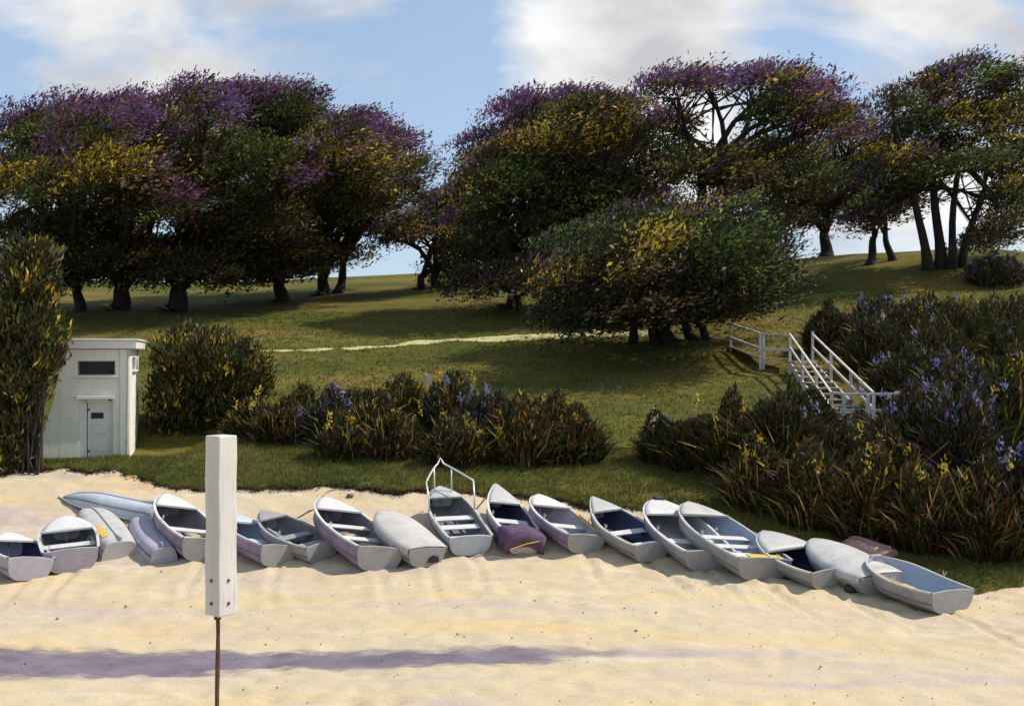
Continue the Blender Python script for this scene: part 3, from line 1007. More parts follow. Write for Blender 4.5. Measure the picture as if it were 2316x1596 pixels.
for lb, bs, w, h, k in (
    ('dark shrub beside the head of the stairs', (1880, 800), 120, 105, 3),
    ('dark shrub right of the stair handrail, halfway up', (1980, 850), 140, 130, 3),
    ('shrub with lilac spikes on the slope above the stairs', (1990, 775), 150, 100, 2),
    ('shrub with gold and lilac flowers high on the right slope', (2100, 785), 160, 115, 4),
    ('green shrub high on the right slope near the picture edge', (2220, 800), 170, 120, 0),
    ('broad lilac flowering shrub on the right slope', (2090, 930), 190, 140, 2),
    ('dark shrub on the upper right slope with a pale patch', (2120, 860), 170, 130, 3),
    ('shrub with lilac spikes right of the lower landing, next to the gold one', (2190, 1000), 180, 170, 2),
    ('gold flowering shrub at the right picture edge', (2285, 960), 150, 170, 4),
    ('dark olive shrub at the right picture edge on the upper slope', (2295, 860), 140, 130, 3),
    ('low reddish purple shrub at the foot of the far right tree', (2255, 640), 140, 60, 2),
    ('dark bush hiding the posts under the lower stair landing', (1945, 1025), 170, 80, 3),
    ('dark bush at the left foot of the stairs', (1835, 1000), 110, 110, 3),
    ('dark leafy bush beside the lower half of the stair handrail', (2040, 930), 150, 130, 3),
    ('lilac flecked bush between the handrail and the gold flowering shrub', (2150, 960), 170, 150, 2),
    ('dark green bush on the bank below the lilac shrubs', (2120, 1060), 180, 160, 3),
    ('dark bush with rust twigs at the middle of the right bank', (2010, 1130), 170, 150, 1),
    ('olive bush near the right edge under the gold flowering shrub', (2260, 1040), 160, 150, 0),
    ('dark bush on the upper slope below the twin trunked tree', (2040, 800), 150, 105, 3),
    ('dark bush on the upper slope below the fanned trunks', (2160, 810), 160, 120, 3),
    ('dark bush on the upper slope at the right edge', (2290, 800), 150, 125, 3)):
    shrub('shrub', lb, bs, w * 1.12, h * 1.12, k, 1900, GC)

# ------------------------------------------------------------------ grass (uncountable)
def grass(name, label, n, x0, x1, o0, o1, hmin, hmax, wd, seed):
    r = np.random.default_rng(seed)
    x = r.uniform(x0, x1, n)
    o = o0 + (o1 - o0) * r.random(n) ** 1.25
    y = edge_y(x) + o
    ok = np.abs(x) < y * .50 + 1.5
    m = (x > -14.3) & (x < -10.0) & (y > 32.0) & (y < 38)
    ok &= ~m
    x, y = x[ok], y[ok]
    k = 3
    x = np.repeat(x, k) + r.normal(0, .035, len(x) * k)
    y = np.repeat(y, k) + r.normal(0, .035, len(y) * k)
    z = HG(x, y) - .02
    pn = vnoise(x, y, 2.2, 21); pf = vnoise(x, y, .5, 22)
    ln = (hmin + (hmax - hmin) * r.random(len(x))) * (.6 + .8 * pf)
    d = np.stack([r.normal(.12, .4, len(x)), r.normal(-.05, .4, len(x)), np.ones(len(x))], 1)
    b = np.stack([x, y, z], 1)
    dn = unit(d)
    s = unit(np.cross(dn, r.normal(size=b.shape)))
    V = np.stack([b - s * wd * .5, b + s * wd * .5, b + dn * ln[:, None]], 1).reshape(-1, 3)
    T = np.arange(len(V)).reshape(-1, 3)
    A, B, C = np.array([.075, .105, .020]), np.array([.14, .145, .03]), np.array([.24, .19, .06])
    c = A + (B - A) * np.clip(pn * 1.9 - .3, 0, 1)[:, None]
    c = np.where((r.random(len(x)) < .12 + .22 * (pn > .62))[:, None], C, c) * r.uniform(.6, 1.35, (len(x), 1))
    tag(np_mesh(name, V, T, M_GRASS, None, np.repeat(c, 3, 0)), label, 'grass', kind='stuff')


grass('grass', 'short coarse grass along the edge of the sand', 60000, -17, 17, .0, 5, .05, .17, .018, 31)
grass('grass', 'mown olive grass of the sloping lawn', 60000, -26, 30, 4.5, 36, .06, .15, .035, 32)

# ------------------------------------------------------------------ white hut
hb = ray(215, 1035, 33.0)
HX0, HX1 = (140 - CX) / K * 33, (290 - CX) / K * 33       # front wall, left and right
HZ0 = float(H(-12, 33)) - .05
HZ1 = EYE + (798 - 790) / K * 33
HD = 4.4
hut = tag(empty('hut', ((HX0 + HX1) / 2, 33, HZ0)), 'small white plastered hut with flat roof and one door by the sand', 'hut')
ho = hut.location.copy()
fx = lambda px: (px - CX) / K * 33
fz = lambda py: EYE + (CY - py) / K * 33


def wall_with_holes(x0, x1, z0, z1, holes, mk, thick, name):
    """rectangular wall in u,z with rectangular openings, mk(u, depth, z) -> point"""
    us = sorted({x0, x1, *[h[0] for h in holes], *[h[1] for h in holes]})
    zs = sorted({z0, z1, *[h[2] for h in holes], *[h[3] for h in holes]})
    mb = MB()
    for a, b in zip(us, us[1:]):
        for c, d in zip(zs, zs[1:]):
            um, zm = (a + b) / 2, (c + d) / 2
            if any(h[0] < um < h[1] and h[2] < zm < h[3] for h in holes): continue
            mb.poly([mk(a, 0, c), mk(b, 0, c), mk(b, 0, d), mk(a, 0, d)])
    for h in holes:
        a, b, c, d = h
        mb.poly([mk(a, 0, c), mk(a, thick, c), mk(a, thick, d), mk(a, 0, d)][::-1])
        mb.poly([mk(b, 0, c), mk(b, thick, c), mk(b, thick, d), mk(b, 0, d)])
        mb.poly([mk(a, 0, d), mk(a, thick, d), mk(b, thick, d), mk(b, 0, d)][::-1])
        mb.poly([mk(a, 0, c), mk(a, thick, c), mk(b, thick, c), mk(b, 0, c)])
    return mb.build(name, M_PLASTER, hut, off=ho)


win = (fx(178), fx(258), fz(848), fz(816))
dor = (fx(181), fx(254), HZ0 - .02, fz(903))
wall_with_holes(HX0, HX1, HZ0 - .4, HZ1, [win, (dor[0], dor[1], HZ0 - .4, dor[3])], lambda u, d, z: (u, 33 + d, z), .22, 'wall')
w2 = (33 + 1.1, 33 + 2.7, fz(838), fz(808))
wall_with_holes(33.0, 33 + HD, HZ0 - .6, HZ1, [w2], lambda u, d, z: (HX1 - d, u, z), .18, 'wall')
MB().poly([(HX0, 33 + HD, HZ0 - .5), (HX0, 33 + HD, HZ1), (HX1, 33 + HD, HZ1), (HX1, 33 + HD, HZ0 - .5)]).poly(
    [(HX0, 33, HZ0 - .5), (HX0, 33, HZ1), (HX0, 33 + HD, HZ1), (HX0, 33 + HD, HZ0 - .5)]).build('wall', M_PLASTER, hut, off=ho)
# battered wing wall on the left
zt = HZ1 - .5
MB().prism([(HX0 - .002, 33.003, HZ0 - .4), (HX0 - .002, 33.003, zt), (fx(128), 33.003, fz(905)), (fx(72), 33.003, HZ0 - .4)], (0, .9, 0)).build('buttress', M_PLASTER, hut, off=ho)
# pilaster on the corner and drain pipe
MB().box(((fx(268) + fx(290)) / 2, 32.965, (HZ0 + HZ1) / 2 - .2), (fx(290) - fx(268) - .02, .064, HZ1 - HZ0 + .4)).build('pilaster', M_PLASTER, hut, bevel=.01, off=ho)
# roof slab with fascia and lip
rb = tag(MB().box(((HX0 + HX1) / 2 + .02, 33 + HD / 2, HZ1 + .14), (HX1 - HX0 + .34, HD + .36, .24)).build('roof', M_TRIM, hut, bevel=.015, off=ho))
MB().box(((HX0 + HX1) / 2 + .02, 33 + HD / 2, HZ1 + .285), (HX1 - HX0 + .42, HD + .44, .05)).build('roof_cap', M_TRIM, rb, bevel=.01, off=ho)
# window pane and frame
MB().box(((win[0] + win[1]) / 2, 33.19, (win[2] + win[3]) / 2), (win[1] - win[0] + .02, .012, win[3] - win[2] + .02)).build('window', M_DARKGLASS, hut, off=ho)
MB().box(((win[0] + win[1]) / 2, 32.955, win[2] - .035), (win[1] - win[0] + .16, .13, .06)).build('sill', M_TRIM, hut, bevel=.008, off=ho)
wv = MB()
for x in (win[0] + .02, win[1] - .02): wv.box((x, 33.16, (win[2] + win[3]) / 2), (.04, .04, win[3] - win[2]))
for z in (win[2] + .02, win[3] - .02): wv.box(((win[0] + win[1]) / 2, 33.158, z), (win[1] - win[0] - .08, .036, .04))
wv.build('window_frame', M_DARKGREY, hut, off=ho)
MB().box((HX1 - .07, (w2[0] + w2[1]) / 2, (w2[2] + w2[3]) / 2), (.012, w2[1] - w2[0] + .02, w2[3] - w2[2] + .02)).build('window', M_DARKGLASS, hut, off=ho)
MB().box((HX1 + .03, (w2[0] + w2[1]) / 2, w2[2] - .03), (.12, w2[1] - w2[0] + .12, .055)).build('sill', M_TRIM, hut, bevel=.008, off=ho)
# door
dr = MB().box(((dor[0] + dor[1]) / 2 + .09, 33.17, (dor[2] + dor[3]) / 2), (dor[1] - dor[0] - .26, .05, dor[3] - dor[2] - .10)).build('door', M_DOOR, hut, bevel=.006, off=ho)
MB().box((fx(219), 33.14, fz(940)), (.34, .03, .17)).build('door_window', M_DARKGLASS, dr, off=ho)
for z in (dor[2] + .3, dor[3] - .3):
    MB().box((dor[0] + .235, 33.135, z), (.10, .02, .05)).build('hinge', M_RUST, dr, off=ho)
for z in (fz(965), fz(1005)):
    MB().box(((dor[0] + dor[1]) / 2 + .09, 33.143, z), (dor[1] - dor[0] - .52, .02, .40)).build('door_panel', M_DOOR, dr, bevel=.008, off=ho)
MB().tube([(dor[1] - .22, 33.15, fz(982)), (dor[1] - .22, 33.09, fz(982)), (dor[1] - .30, 33.09, fz(982))], .014, 6).build('door_handle', M_STEEL, dr, off=ho)
fr = MB()
fr.box((dor[0] + .10, 33.15, (dor[2] + dor[3]) / 2), (.2, .12, dor[3] - dor[2]))
fr.box((dor[1] - .03, 33.15, (dor[2] + dor[3]) / 2), (.06, .12, dor[3] - dor[2]))
fr.box(((dor[0] + dor[1]) / 2, 33.148, dor[3] - .05), (dor[1] - dor[0] - .28, .116, .1))
fr.build('door_frame', M_TRIM, hut, off=ho)
MB().box(((dor[0] + dor[1]) / 2 - .01, 32.95, dor[3] + .06), (dor[1] - dor[0] + .12, .12, .10)).build('lintel', M_TRIM, hut, bevel=.01, off=ho)
MB().tube([(fx(286), 32.93, HZ1 - .02), (fx(286), 32.93, HZ1 - .35), (fx(284), 32.93, HZ0)], .028, 8).build('drain_pipe', M_OFFWHITE, hut, off=ho)

hut.rotation_euler.z = R(15)

# ------------------------------------------------------------------ timber stairs on the bank
sb = empty('timber_stairs', at(1950, 985))
tag(sb, 'whitewashed timber stairs with handrails climbing the right bank', 'stairs')
so_ = sb.location.copy()


def part(mb, name, mat=M_WHITEWOOD, parent=sb, bevel=.006):
    return mb.build(name, mat, parent, bevel=bevel, off=so_)


dL, dU = 36.0, 42.5
lz = EYE + (CY - 955) / K * dL          # lower landing floor
uz = EYE + (CY - 812) / K * dU          # upper floor
A0 = Vector((ray(1880, 0, dL).x, dL, lz)); A1 = Vector((ray(1975, 0, dL).x, dL, lz))
B0 = Vector((ray(1786, 0, dU).x, dU, uz)); B1 = Vector((ray(1797, 0, dU + 1.1).x + .55, dU + .6, uz))
N = 11
for k in range(N):                       # treads
    f = (k + .5) / N
    a, b = A0.lerp(B0, f), A1.lerp(B1, f)
    part(MB().bar(a, b, .40, .045), 'tread', M_TREAD)
for a, b in ((A0, B0), (A1, B1)):        # stringers
    part(MB().bar(a - Vector((0, 0, .16)), b - Vector((0, 0, .16)), .06, .22), 'stringer')
    part(MB().bar(a + Vector((0, 0, .95)), b + Vector((0, 0, .95)), .07, .055), 'handrail')
    part(MB().bar(a + Vector((0, 0, .45)), b + Vector((0, 0, .45)), .05, .09), 'mid_rail')
    for f in (0, .33, .66, 1):
        q = a.lerp(b, f)
        gz = float(H(q.x, q.y))
        part(MB().bar((q.x, q.y - .04, min(gz, q.z) - .2), (q.x, q.y - .04, q.z + .93 + (.12 if (f == 1 and a == A1) else 0)), .09), 'post')
# lower landing
C1 = Vector((ray(2025, 0, dL).x, dL, lz))
for k in range(9):
    part(MB().box((A0.x + (C1.x - A0.x) * .5, dL - .06 - k * .145, lz - .02), (C1.x - A0.x + .1, .135, .04)), 'deck_board', M_TREAD)
F0, F1 = A0 + Vector((0, -1.35, 0)), C1 + Vector((0, -1.35, 0))
for z, h in ((.95, .07), (.45, .09)):
    part(MB().bar(F0 + Vector((0, 0, z)), F1 + Vector((0, 0, z)), .08, h), 'handrail' if z > .9 else 'mid_rail')
    part(MB().bar(F1 + Vector((0, .05, z)), C1 + Vector((0, 0, z)), .07, h), 'handrail' if z > .9 else 'mid_rail')
    part(MB().bar(F0 + Vector((0, .05, z)), A0 + Vector((0, 0, z)), .07, h), 'handrail' if z > .9 else 'mid_rail')
part(MB().bar(F0 - Vector((0, 0, .13)), F1 - Vector((0, 0, .13)), .06, .18), 'joist')
for f in (0, .36, .68, 1):
    q = F0.lerp(F1, f)
    part(MB().bar((q.x, q.y - .03, float(H(q.x, q.y)) - .3), (q.x, q.y - .03, q.z + .93), .10), 'post')
# upper walkway to the left
U = [B0, Vector((ray(1722, 0, dU + .9).x, dU + .9, uz + .03)), Vector((ray(1652, 0, dU + 4.6).x, dU + 4.6, float(H(ray(1652, 0, dU + 4.6).x, dU + 4.6)) + .25))]
for a, b in zip(U, U[1:]):
    for z, h in ((.93, .07), (.35, .10)):
        part(MB().bar(a + Vector((0, 0, z)), b + Vector((0, 0, z)), .08, h), 'handrail' if z > .9 else 'mid_rail')
    n = int((b - a).length / .17)
    dv = Vector((.15, 1.1, 0))
    for k in range(n):
        p0 = a.lerp(b, (k + .5) / n)
        part(MB().bar(p0 + Vector((0, 0, .0)), p0 + dv, .145, .04), 'deck_board', M_TREAD)
for i, q in enumerate(U[1:]):
    for dx in ((-.06, .06) if i == 0 else (0,)):
        part(MB().bar((q.x + dx, q.y - .06, float(H(q.x, q.y)) - .3), (q.x + dx, q.y - .06, q.z + .98), .09), 'post')

# ------------------------------------------------------------------ channel marker post
pd = 11.0
pb = ray(492, 0, pd); pb.z = float(H(pb.x, pd))
pole = tag(empty('marker_post', pb), 'tall white squared marker post held up on a thin rusty rod', 'post')
W = 72 / K * pd / (math.cos(R(40)) + math.sin(R(40)))
Mz = Matrix.Rotation(R(-38), 3, 'Z')
z0, z1 = ray(0, 1388, pd).z, ray(0, 984, pd).z
pc = ray(500, 0, pd)
mb = MB()
rows = []
for s in np.linspace(0, 1, 9):
    rows.append((z0 + (z1 - z0) * s, W * (1 + .012 * math.sin(s * 9) - .02 * s)))
b0 = 0
for z, w in rows:
    for x, y in ((-.5, -.5), (.5, -.5), (.5, .5), (-.5, .5)):
        q = Mz @ Vector((x * w, y * w, 0))
        mb.v.append((pc.x + q.x + .004 * math.sin(z * 9), pd + q.y, z))
for i in range(len(rows) - 1):
    for k in range(4):
        a, b = i * 4 + k, i * 4 + (k + 1) % 4
        mb.f.append((a, b, b + 4, a + 4))
mb.f.append((3, 2, 1, 0)); e = (len(rows) - 1) * 4
mb.f.append((e, e + 1, e + 2, e + 3))
mb.build('squared_post', M_POSTWHITE, pole, bevel=.012, off=pb)
rp = [(pb.x + .006 * math.sin(k * 1.3), pd, pb.z - .4 + (z0 + .1 - pb.z + .4) * k / 12) for k in range(13)]
MB().tube(rp, [.021 + .003 * math.sin(k * 2.1) for k in range(13)], 10).build('rod', M_RUST, pole, smooth=True, off=pb)
for zz in (z0 + .12, z0 + .34):
    for sgn, nv in ((-1, Mz @ Vector((0, -1, 0))), (1, Mz @ Vector((1, 0, 0)))):
        c0 = Vector((pc.x, pd, zz)) + nv * (W * .5)
        MB().tube([c0 - nv * .02, c0 + nv * .012], .016, 8).build('bolt', M_RUST, pole, off=pb)
MB().tube([(pb.x, pd, z0 - .05), (pb.x, pd, z0 + .01)], .034, 10).build('collar', M_RUST, pole, off=pb)


# ------------------------------------------------------------------ boats
def prof(L, B, D, tw, bow, rise, sharp=.72, stem=.52):
    def w(t):
        if t < .42:
            s = t / .42
            return B / 2 * (tw + (1 - tw) * (1 - (1 - s) ** 2))
        s = (t - .42) / .58
        return B / 2 * max((1 - s ** bow), 0) ** sharp + .012

    def sh(t): return D * (1 - .06 * math.sin(math.pi * min(t * 1.3, 1))) + rise * t ** 2.4

    def ke(t): return .02 + (max(t - .55, 0) / .45) ** (2.2 if stem < .6 else 1.5) * (D + rise) * stem
    return w, sh, ke


def section(wd, s, k, u):
    """u in -1..1 around the hull"""
    a = abs(u) * math.pi / 2
    x = wd * (math.sin(a) ** .42) * (.86 + .14 * abs(u) ** 3)
    z = k + (s - k) * (1 - math.cos(a) ** .50)
    return math.copysign(x, u), z


def boat(label, bow_px, stern_px, B, D=.5, tw=.82, bow=2.3, rise=.16, deck=.70, thwarts=(.2, .5), roll=0, hull=M_OFFWHITE, inner=M_GREY,
         rim=M_WHITE, seat=M_WHITE, deckm=None, flipped=False, cover=False, transom=None, oarlocks=True, floor=True, name='dinghy', sink=.03, aftdeck=False, sharp=.72, stem=.52):
    s_ = at(*stern_px)
    b_ = at(*bow_px, dz=.0 if flipped else D * .8 + rise)
    bg_ = Vector((b_.x, b_.y, float(H(b_.x, b_.y))))
    fwd = bg_ - s_
    L = fwd.length
    yv = fwd.normalized()
    xv = yv.cross(Vector((0, 0, 1))).normalized()
    zv = xv.cross(yv)
    Mr = Matrix((xv, yv, zv)).transposed().to_4x4() @ Matrix.Rotation(R(roll), 4, 'Y')
    if flipped: Mr = Mr @ Matrix.Translation((0, 0, D * .98)) @ Matrix.Rotation(math.pi, 4, 'Y')
    root = empty(name)
    root.matrix_world = Matrix.Translation(s_ - zv * sink) @ Mr
    tag(root, label, 'boat', 'boats pulled up on the sand')
    w, sh, ke = prof(L, B, D, tw, bow, rise, sharp, stem)
    n, m = 18, 17
    U = np.linspace(-1, 1, m)
    th = .03
    ot, it = [], []
    for i in range(n + 1):
        t = i / n
        yb = t * L
        ro, ri = [], []
        for u in U:
            x, z = section(w(t), sh(t), ke(t), u)
            rake = (z - ke(t)) / max(sh(t) - ke(t), .01)
            ro.append((x, yb - (1 - rake) * .16 * max(t - .8, 0) * 5, z))
            wi = max(w(t) - th, .004)
            x2, z2 = section(wi, sh(t), min(ke(t) + .045, sh(t) - .02), u)
            ri.append((x2, min(yb, L - .06) + (.03 if i == 0 else 0), z2))
        ot.append(ro); it.append(ri)
    h = MB().grid(ot, flip=True).build('hull', hull, root, smooth=True)
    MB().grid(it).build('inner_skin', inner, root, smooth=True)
    # transom board
    sec = [Vector((x * 1.0, 0, z)) for x, _, z in ot[0]]
    sec2 = sec + [Vector((sec[-1].x * .35, 0, sec[-1].z + .035)), Vector((-sec[-1].x * .35, 0, sec[-1].z + .035))]
    MB().prism([q + Vector((0, -.02, 0)) for q in sec2], (0, .045, 0)).build('transom', transom or hull, root, bevel=.006)
    # gunwales
    for sd_ in (-1, 1):
        pts = [Vector((sd_ * (w(i / n) + .004), i / n * L, sh(i / n) + .004)) for i in range(n + 1)]
        mb = MB()
        rr_ = []
        for q in pts:
            rr_.append([q + Vector((sd_ * .022, 0, -.03)), q + Vector((sd_ * .024, 0, .012)), q + Vector((-sd_ * .036, 0, .014)), q + Vector((-sd_ * .036, 0, -.026)), q + Vector((sd_ * .022, 0, -.03))])
        mb.grid(rr_, flip=(sd_ > 0)).build('gunwale', rim, root)
        # rub strake lower on the topsides
        mb = MB()
        rr_ = []
        for i in range(n):
            t = i / n
            x, z = section(w(t), sh(t), ke(t), .80 * sd_)
            q = Vector((x, t * L - (1 - .66) * .16 * max(t - .8, 0) * 5, z))
            rr_.append([q + Vector((0, 0, -.018)), q + Vector((sd_ * .018, 0, -.012)), q + Vector((sd_ * .018, 0, .012)), q + Vector((0, 0, .018))])
        mb.grid(rr_, flip=(sd_ < 0)).build('rub_strake', M_INNER, root)
    # keel and skeg
    mb = MB()
    kp = [Vector((0, i / n * L - .16 * max(i / n - .8, 0) * 5, ke(i / n) - .012)) for i in range(n + 1)]
    mb.tube(kp, .024, 6)
    mb.prism([(-.015, .02, .03), (-.015, .02, -.07), (-.015, .55, .0), (-.015, .6, .03)], (.03, 0, 0))
    mb.build('keel', rim if not flipped else hull, root)
    dm = deckm or rim

    def plate(t0, t1, nm, mat, camber=.03, lift=.012, nn=8):
        rows_ = []
        for t in np.linspace(t0, t1, nn):
            wd_ = max(w(t) - .022, .004)
            rows_.append([Vector((wd_ * u, t * L, sh(t) + lift + camber * (1 - u * u) * min(wd_ / .3, 1))) for u in np.linspace(-1, 1, 9)])
        o = MB().grid(rows_, flip=True).build(nm, mat, root, smooth=True)
        sm = o.modifiers.new('thickness', 'SOLIDIFY')
        sm.thickness = .02
        return o
    if cover:
        rows_ = []
        for t in np.linspace(-.004, 1.0, 22):
            tt = max(t, 0)
            wd_ = w(tt) + .03
            cz = .14 * math.sin(math.pi * min(max(t * .9 + .1, 0), 1)) + .02 * math.sin(t * 23)
            r_ = [Vector((-wd_, t * L, sh(tt) - .10 - .02 * math.sin(t * 31)))]
            r_ += [Vector((wd_ * u, t * L, sh(tt) + .018 + cz * (1 - u * u))) for u in np.linspace(-1, 1, 9)]
            r_ += [Vector((wd_, t * L, sh(tt) - .10 - .02 * math.sin(t * 27 + 1)))]
            rows_.append(r_)
        o = MB().grid(rows_, flip=True).build('cover', cover, root, smooth=True)
        sm = o.modifiers.new('thickness', 'SOLIDIFY'); sm.thickness = .008
        return root, L, (w, sh, ke)
    if flipped:
        return root, L, (w, sh, ke)
    if deck < 1:
        plate(deck, 1.0, 'foredeck', dm)
        MB().bar((-w(deck) + .03, deck * L, sh(deck) + .03), (w(deck) - .03, deck * L, sh(deck) + .03), .05, .05).build('coaming', rim, root, bevel=.006)
    if aftdeck:
        plate(0.0, .14, 'aft_deck', dm)
    for t in thwarts:
        ti = t + .02
        zt_ = ke(t) + (sh(t) - ke(t)) * .68
        wd_ = w(t) - .045
        MB().box((0, t * L, zt_), (wd_ * 2 * .97, .24, .03)).build('thwart', seat, root, bevel=.006)
    if floor:
        for k in (-1, 0, 1):
            MB().box((k * .22 * B, .40 * L, .105), (.15 * B, .62 * L, .018)).build('floorboard', inner, root)
    if oarlocks:
        for sd_ in (-1, 1):
            t = .40
            q = Vector((sd_ * (w(t) - .005), t * L, sh(t) + .02))
            MB().tube([q, q + Vector((0, 0, .05)), q + Vector((0, .035, .075)), q + Vector((0, .04, .12))], .010, 6).tube([q + Vector((0, 0, .05)), q + Vector((0, -.035, .075)), q + Vector((0, -.04, .12))], .010, 6).build('rowlock', M_STEEL, root)
    # bow eye
    MB().tube([(0, L - .02, sh(1) - .1), (0, L + .05, sh(1) - .1), (0, L + .05, sh(1) - .15), (0, L - .02, sh(1) - .15)], .01, 6).build('bow_ring', M_STEEL, root)
    return root, L, (w, sh, ke)


bt = {}
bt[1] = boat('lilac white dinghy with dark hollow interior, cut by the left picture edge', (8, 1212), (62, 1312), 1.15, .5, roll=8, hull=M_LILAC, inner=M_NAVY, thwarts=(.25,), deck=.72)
bt[2] = boat('broad grey lilac dinghy facing its square stern to the water, second from left', (150, 1172), (163, 1292), 1.2, .52, tw=.93, roll=-3, hull=M_LILAC, inner=M_INNER, thwarts=(.16, .42), deck=.62)
bt[4] = boat('overturned white boat with a yellow patch on its rounded bottom', (192, 1160), (272, 1262), 1.05, .46, tw=.8, rise=.02, flipped=True, hull=M_OFFWHITE)
bt[5] = boat('narrow overturned pale lilac boat beside the mauve sided dinghy', (310, 1178), (372, 1272), .85, .42, tw=.7, rise=.02, flipped=True, hull=M_LILAC, roll=-6)
bt[6] = boat('white dinghy with mauve side and two seats, left of the marker post', (362, 1122), (452, 1268), 1.25, .52, roll=11, hull=M_MAUVE, inner=M_INNER, transom=M_GREY, thwarts=(.18, .40), deck=.72)
bt[7] = boat('pale blue dinghy with purple side, just right of the marker post', (500, 1160), (622, 1280), 1.15, .48, roll=10, hull=M_MAUVE, inner=M_BLUEGREY, transom=M_GREY, rim=M_PALEBLUE, thwarts=(.14, .4), deck=.68)
bt[8] = boat('dark grey weathered dinghy lying in the shade between two white ones', (590, 1160), (728, 1268), 1.1, .42, roll=-4, hull=M_GREY, inner=M_DARKGREY, rim=M_GREY, deckm=M_GREY, seat=M_GREY, transom=M_GREY, thwarts=(.2, .48), deck=.8)
bt[9] = boat('white dinghy with pinkish purple side and rounded bow, left of the covered boat', (722, 1130), (850, 1290), 1.38, .54, roll=10, hull=M_MAUVE, inner=M_INNER, transom=M_GREY, bow=2.8, thwarts=(.12, .36, .60), deck=.74)
bt[10] = boat('boat under a pale grey canvas cover with a dark motor well', (862, 1158), (962, 1280), 1.1, .42, bow=2.8, cover=M_CANVAS, hull=M_GREY, roll=2)
bt[11] = boat('pale blue dinghy with a tall white pipe rail round its bow', (990, 1105), (1062, 1254), 1.1, .46, tw=.92, bow=2.6, hull=M_PALEBLUE, inner=M_INNER, rim=M_OFFWHITE, thwarts=(.10, .34, .52), deck=.78)
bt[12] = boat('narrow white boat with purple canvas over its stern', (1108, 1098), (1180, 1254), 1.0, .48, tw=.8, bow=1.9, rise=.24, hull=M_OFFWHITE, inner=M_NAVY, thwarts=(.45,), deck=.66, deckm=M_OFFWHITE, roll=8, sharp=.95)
bt[13] = boat('dinghy with purple side, lilac floor and yellow trim, next to the purple covered stern', (1205, 1122), (1318, 1250), 1.25, .44, roll=9, hull=M_MAUVE, inner=M_LILAC, transom=M_GREY, bow=2.8, thwarts=(.12, .42), deck=.72)
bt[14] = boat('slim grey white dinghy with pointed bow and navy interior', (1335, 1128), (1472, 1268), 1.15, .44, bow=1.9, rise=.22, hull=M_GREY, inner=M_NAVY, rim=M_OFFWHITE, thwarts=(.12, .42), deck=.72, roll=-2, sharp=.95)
bt[15] = boat('wide cream dinghy with a black bow pad, left of the largest dinghy', (1475, 1132), (1600, 1290), 1.45, .46, bow=2.7, hull=M_GREY, inner=M_OFFWHITE, thwarts=(.12, .34), deck=.70, roll=4)
bt[16] = boat('largest grey dinghy with three white seats and a yellow stern board', (1545, 1140), (1722, 1312), 1.55, .50, bow=2.7, tw=.85, hull=M_GREY, inner=M_BLUEGREY, rim=M_OFFWHITE, thwarts=(.20, .36, .52), deck=.76, roll=6)
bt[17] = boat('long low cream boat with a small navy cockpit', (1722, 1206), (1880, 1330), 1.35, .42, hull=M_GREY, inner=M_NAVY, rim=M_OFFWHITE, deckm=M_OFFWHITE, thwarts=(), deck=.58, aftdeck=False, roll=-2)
bt[18] = boat('long low boat under a tight off white cover with a black fender at its stern', (1836, 1222), (1990, 1342), 1.3, .40, hull=M_GREY, cover=M_OFFWHITE, roll=-2)
bt[19] = boat('small overturned faded red hull behind the last boats', (1900, 1228), (2010, 1272), .8, .34, flipped=True, hull=M_PINK)
bt[20] = boat('rightmost grey boat with blue interior and dark shaded bow', (1968, 1262), (2150, 1384), 1.45, .44, bow=2.8, hull=M_GREY, inner=M_BLUEGREY, rim=M_OFFWHITE, thwarts=(.06,), deck=.97, roll=2)

# long white hull lying crosswise, upside down
p0, p1 = at(132, 1128), at(352, 1160)
bt[3] = boat('long slim white hull lying upside down across the sand behind the left boats', (134, 1128), (350, 1172), .95, .40, tw=.75, bow=1.7, rise=-.10, flipped=True, hull=M_PALEBLUE, name='canoe', sharp=1.05, stem=.97)

# patches, rails and gear on particular boats
r, L, (w, sh, ke) = bt[11]
mb = MB()
top = sh(1)
hoop = []
for a in np.linspace(-1, 1, 17):
    t = 1.02 - .34 * abs(a) ** 1.3
    hoop.append(Vector((a * .58, t * L + .02, top + .62 - .16 * abs(a) + (.10 if abs(a) < .06 else 0))))
mb.tube(hoop, .022, 8)
mb.tube([hoop[0], Vector((-.56, .60 * L, top + .15)), Vector((-w(.56), .56 * L, sh(.56)))], .022, 8)
mb.tube([hoop[-1], Vector((.56, .60 * L, top + .15)), Vector((w(.56), .56 * L, sh(.56)))], .022, 8)
for a in (-.42, .42):
    i = 8 + int(a * 8)
    mb.tube([hoop[i], Vector((a * .5, .86 * L, sh(.86)))], .018, 8)
mb.build('bow_rail', M_STEEL, r, smooth=True)

r, L, (w, sh, ke) = bt[12]
rows = []
for t in np.linspace(-.03, .17, 9):
    tt = max(t, 0)
    wd = w(tt) + .05
    hz = sh(tt) - .02 + .05 * math.cos(t * 6)
    rows.append([Vector((-wd - .02, t * L, .12 + .05 * math.sin(t * 40)))] + [Vector((wd * u, t * L, hz + .12 * (1 - abs(u)) + .015 * math.sin(u * 9 + t * 30))) for u in np.linspace(-1, 1, 9)] + [Vector((wd + .02, t * L, .10 + .04 * math.sin(t * 33)))])
rows.insert(0, [Vector((q.x * .96, -.05 - .03 * L, max(q.z - .34 if 0 < k < 10 else .08, .07))) for k, q in enumerate(rows[0])])
cv = MB().grid(rows, flip=True).build('stern_cover', M_PURPLE, r, smooth=True)
cv['label'] = 'purple canvas draped over the stern'
sm = cv.modifiers.new('thickness', 'SOLIDIFY'); sm.thickness = .01
MB().tube([(-.36, -.16, .20), (0, -.15, .36), (.28, -.14, .44)], .012, 6).build('lashing', M_YELLOW, r)

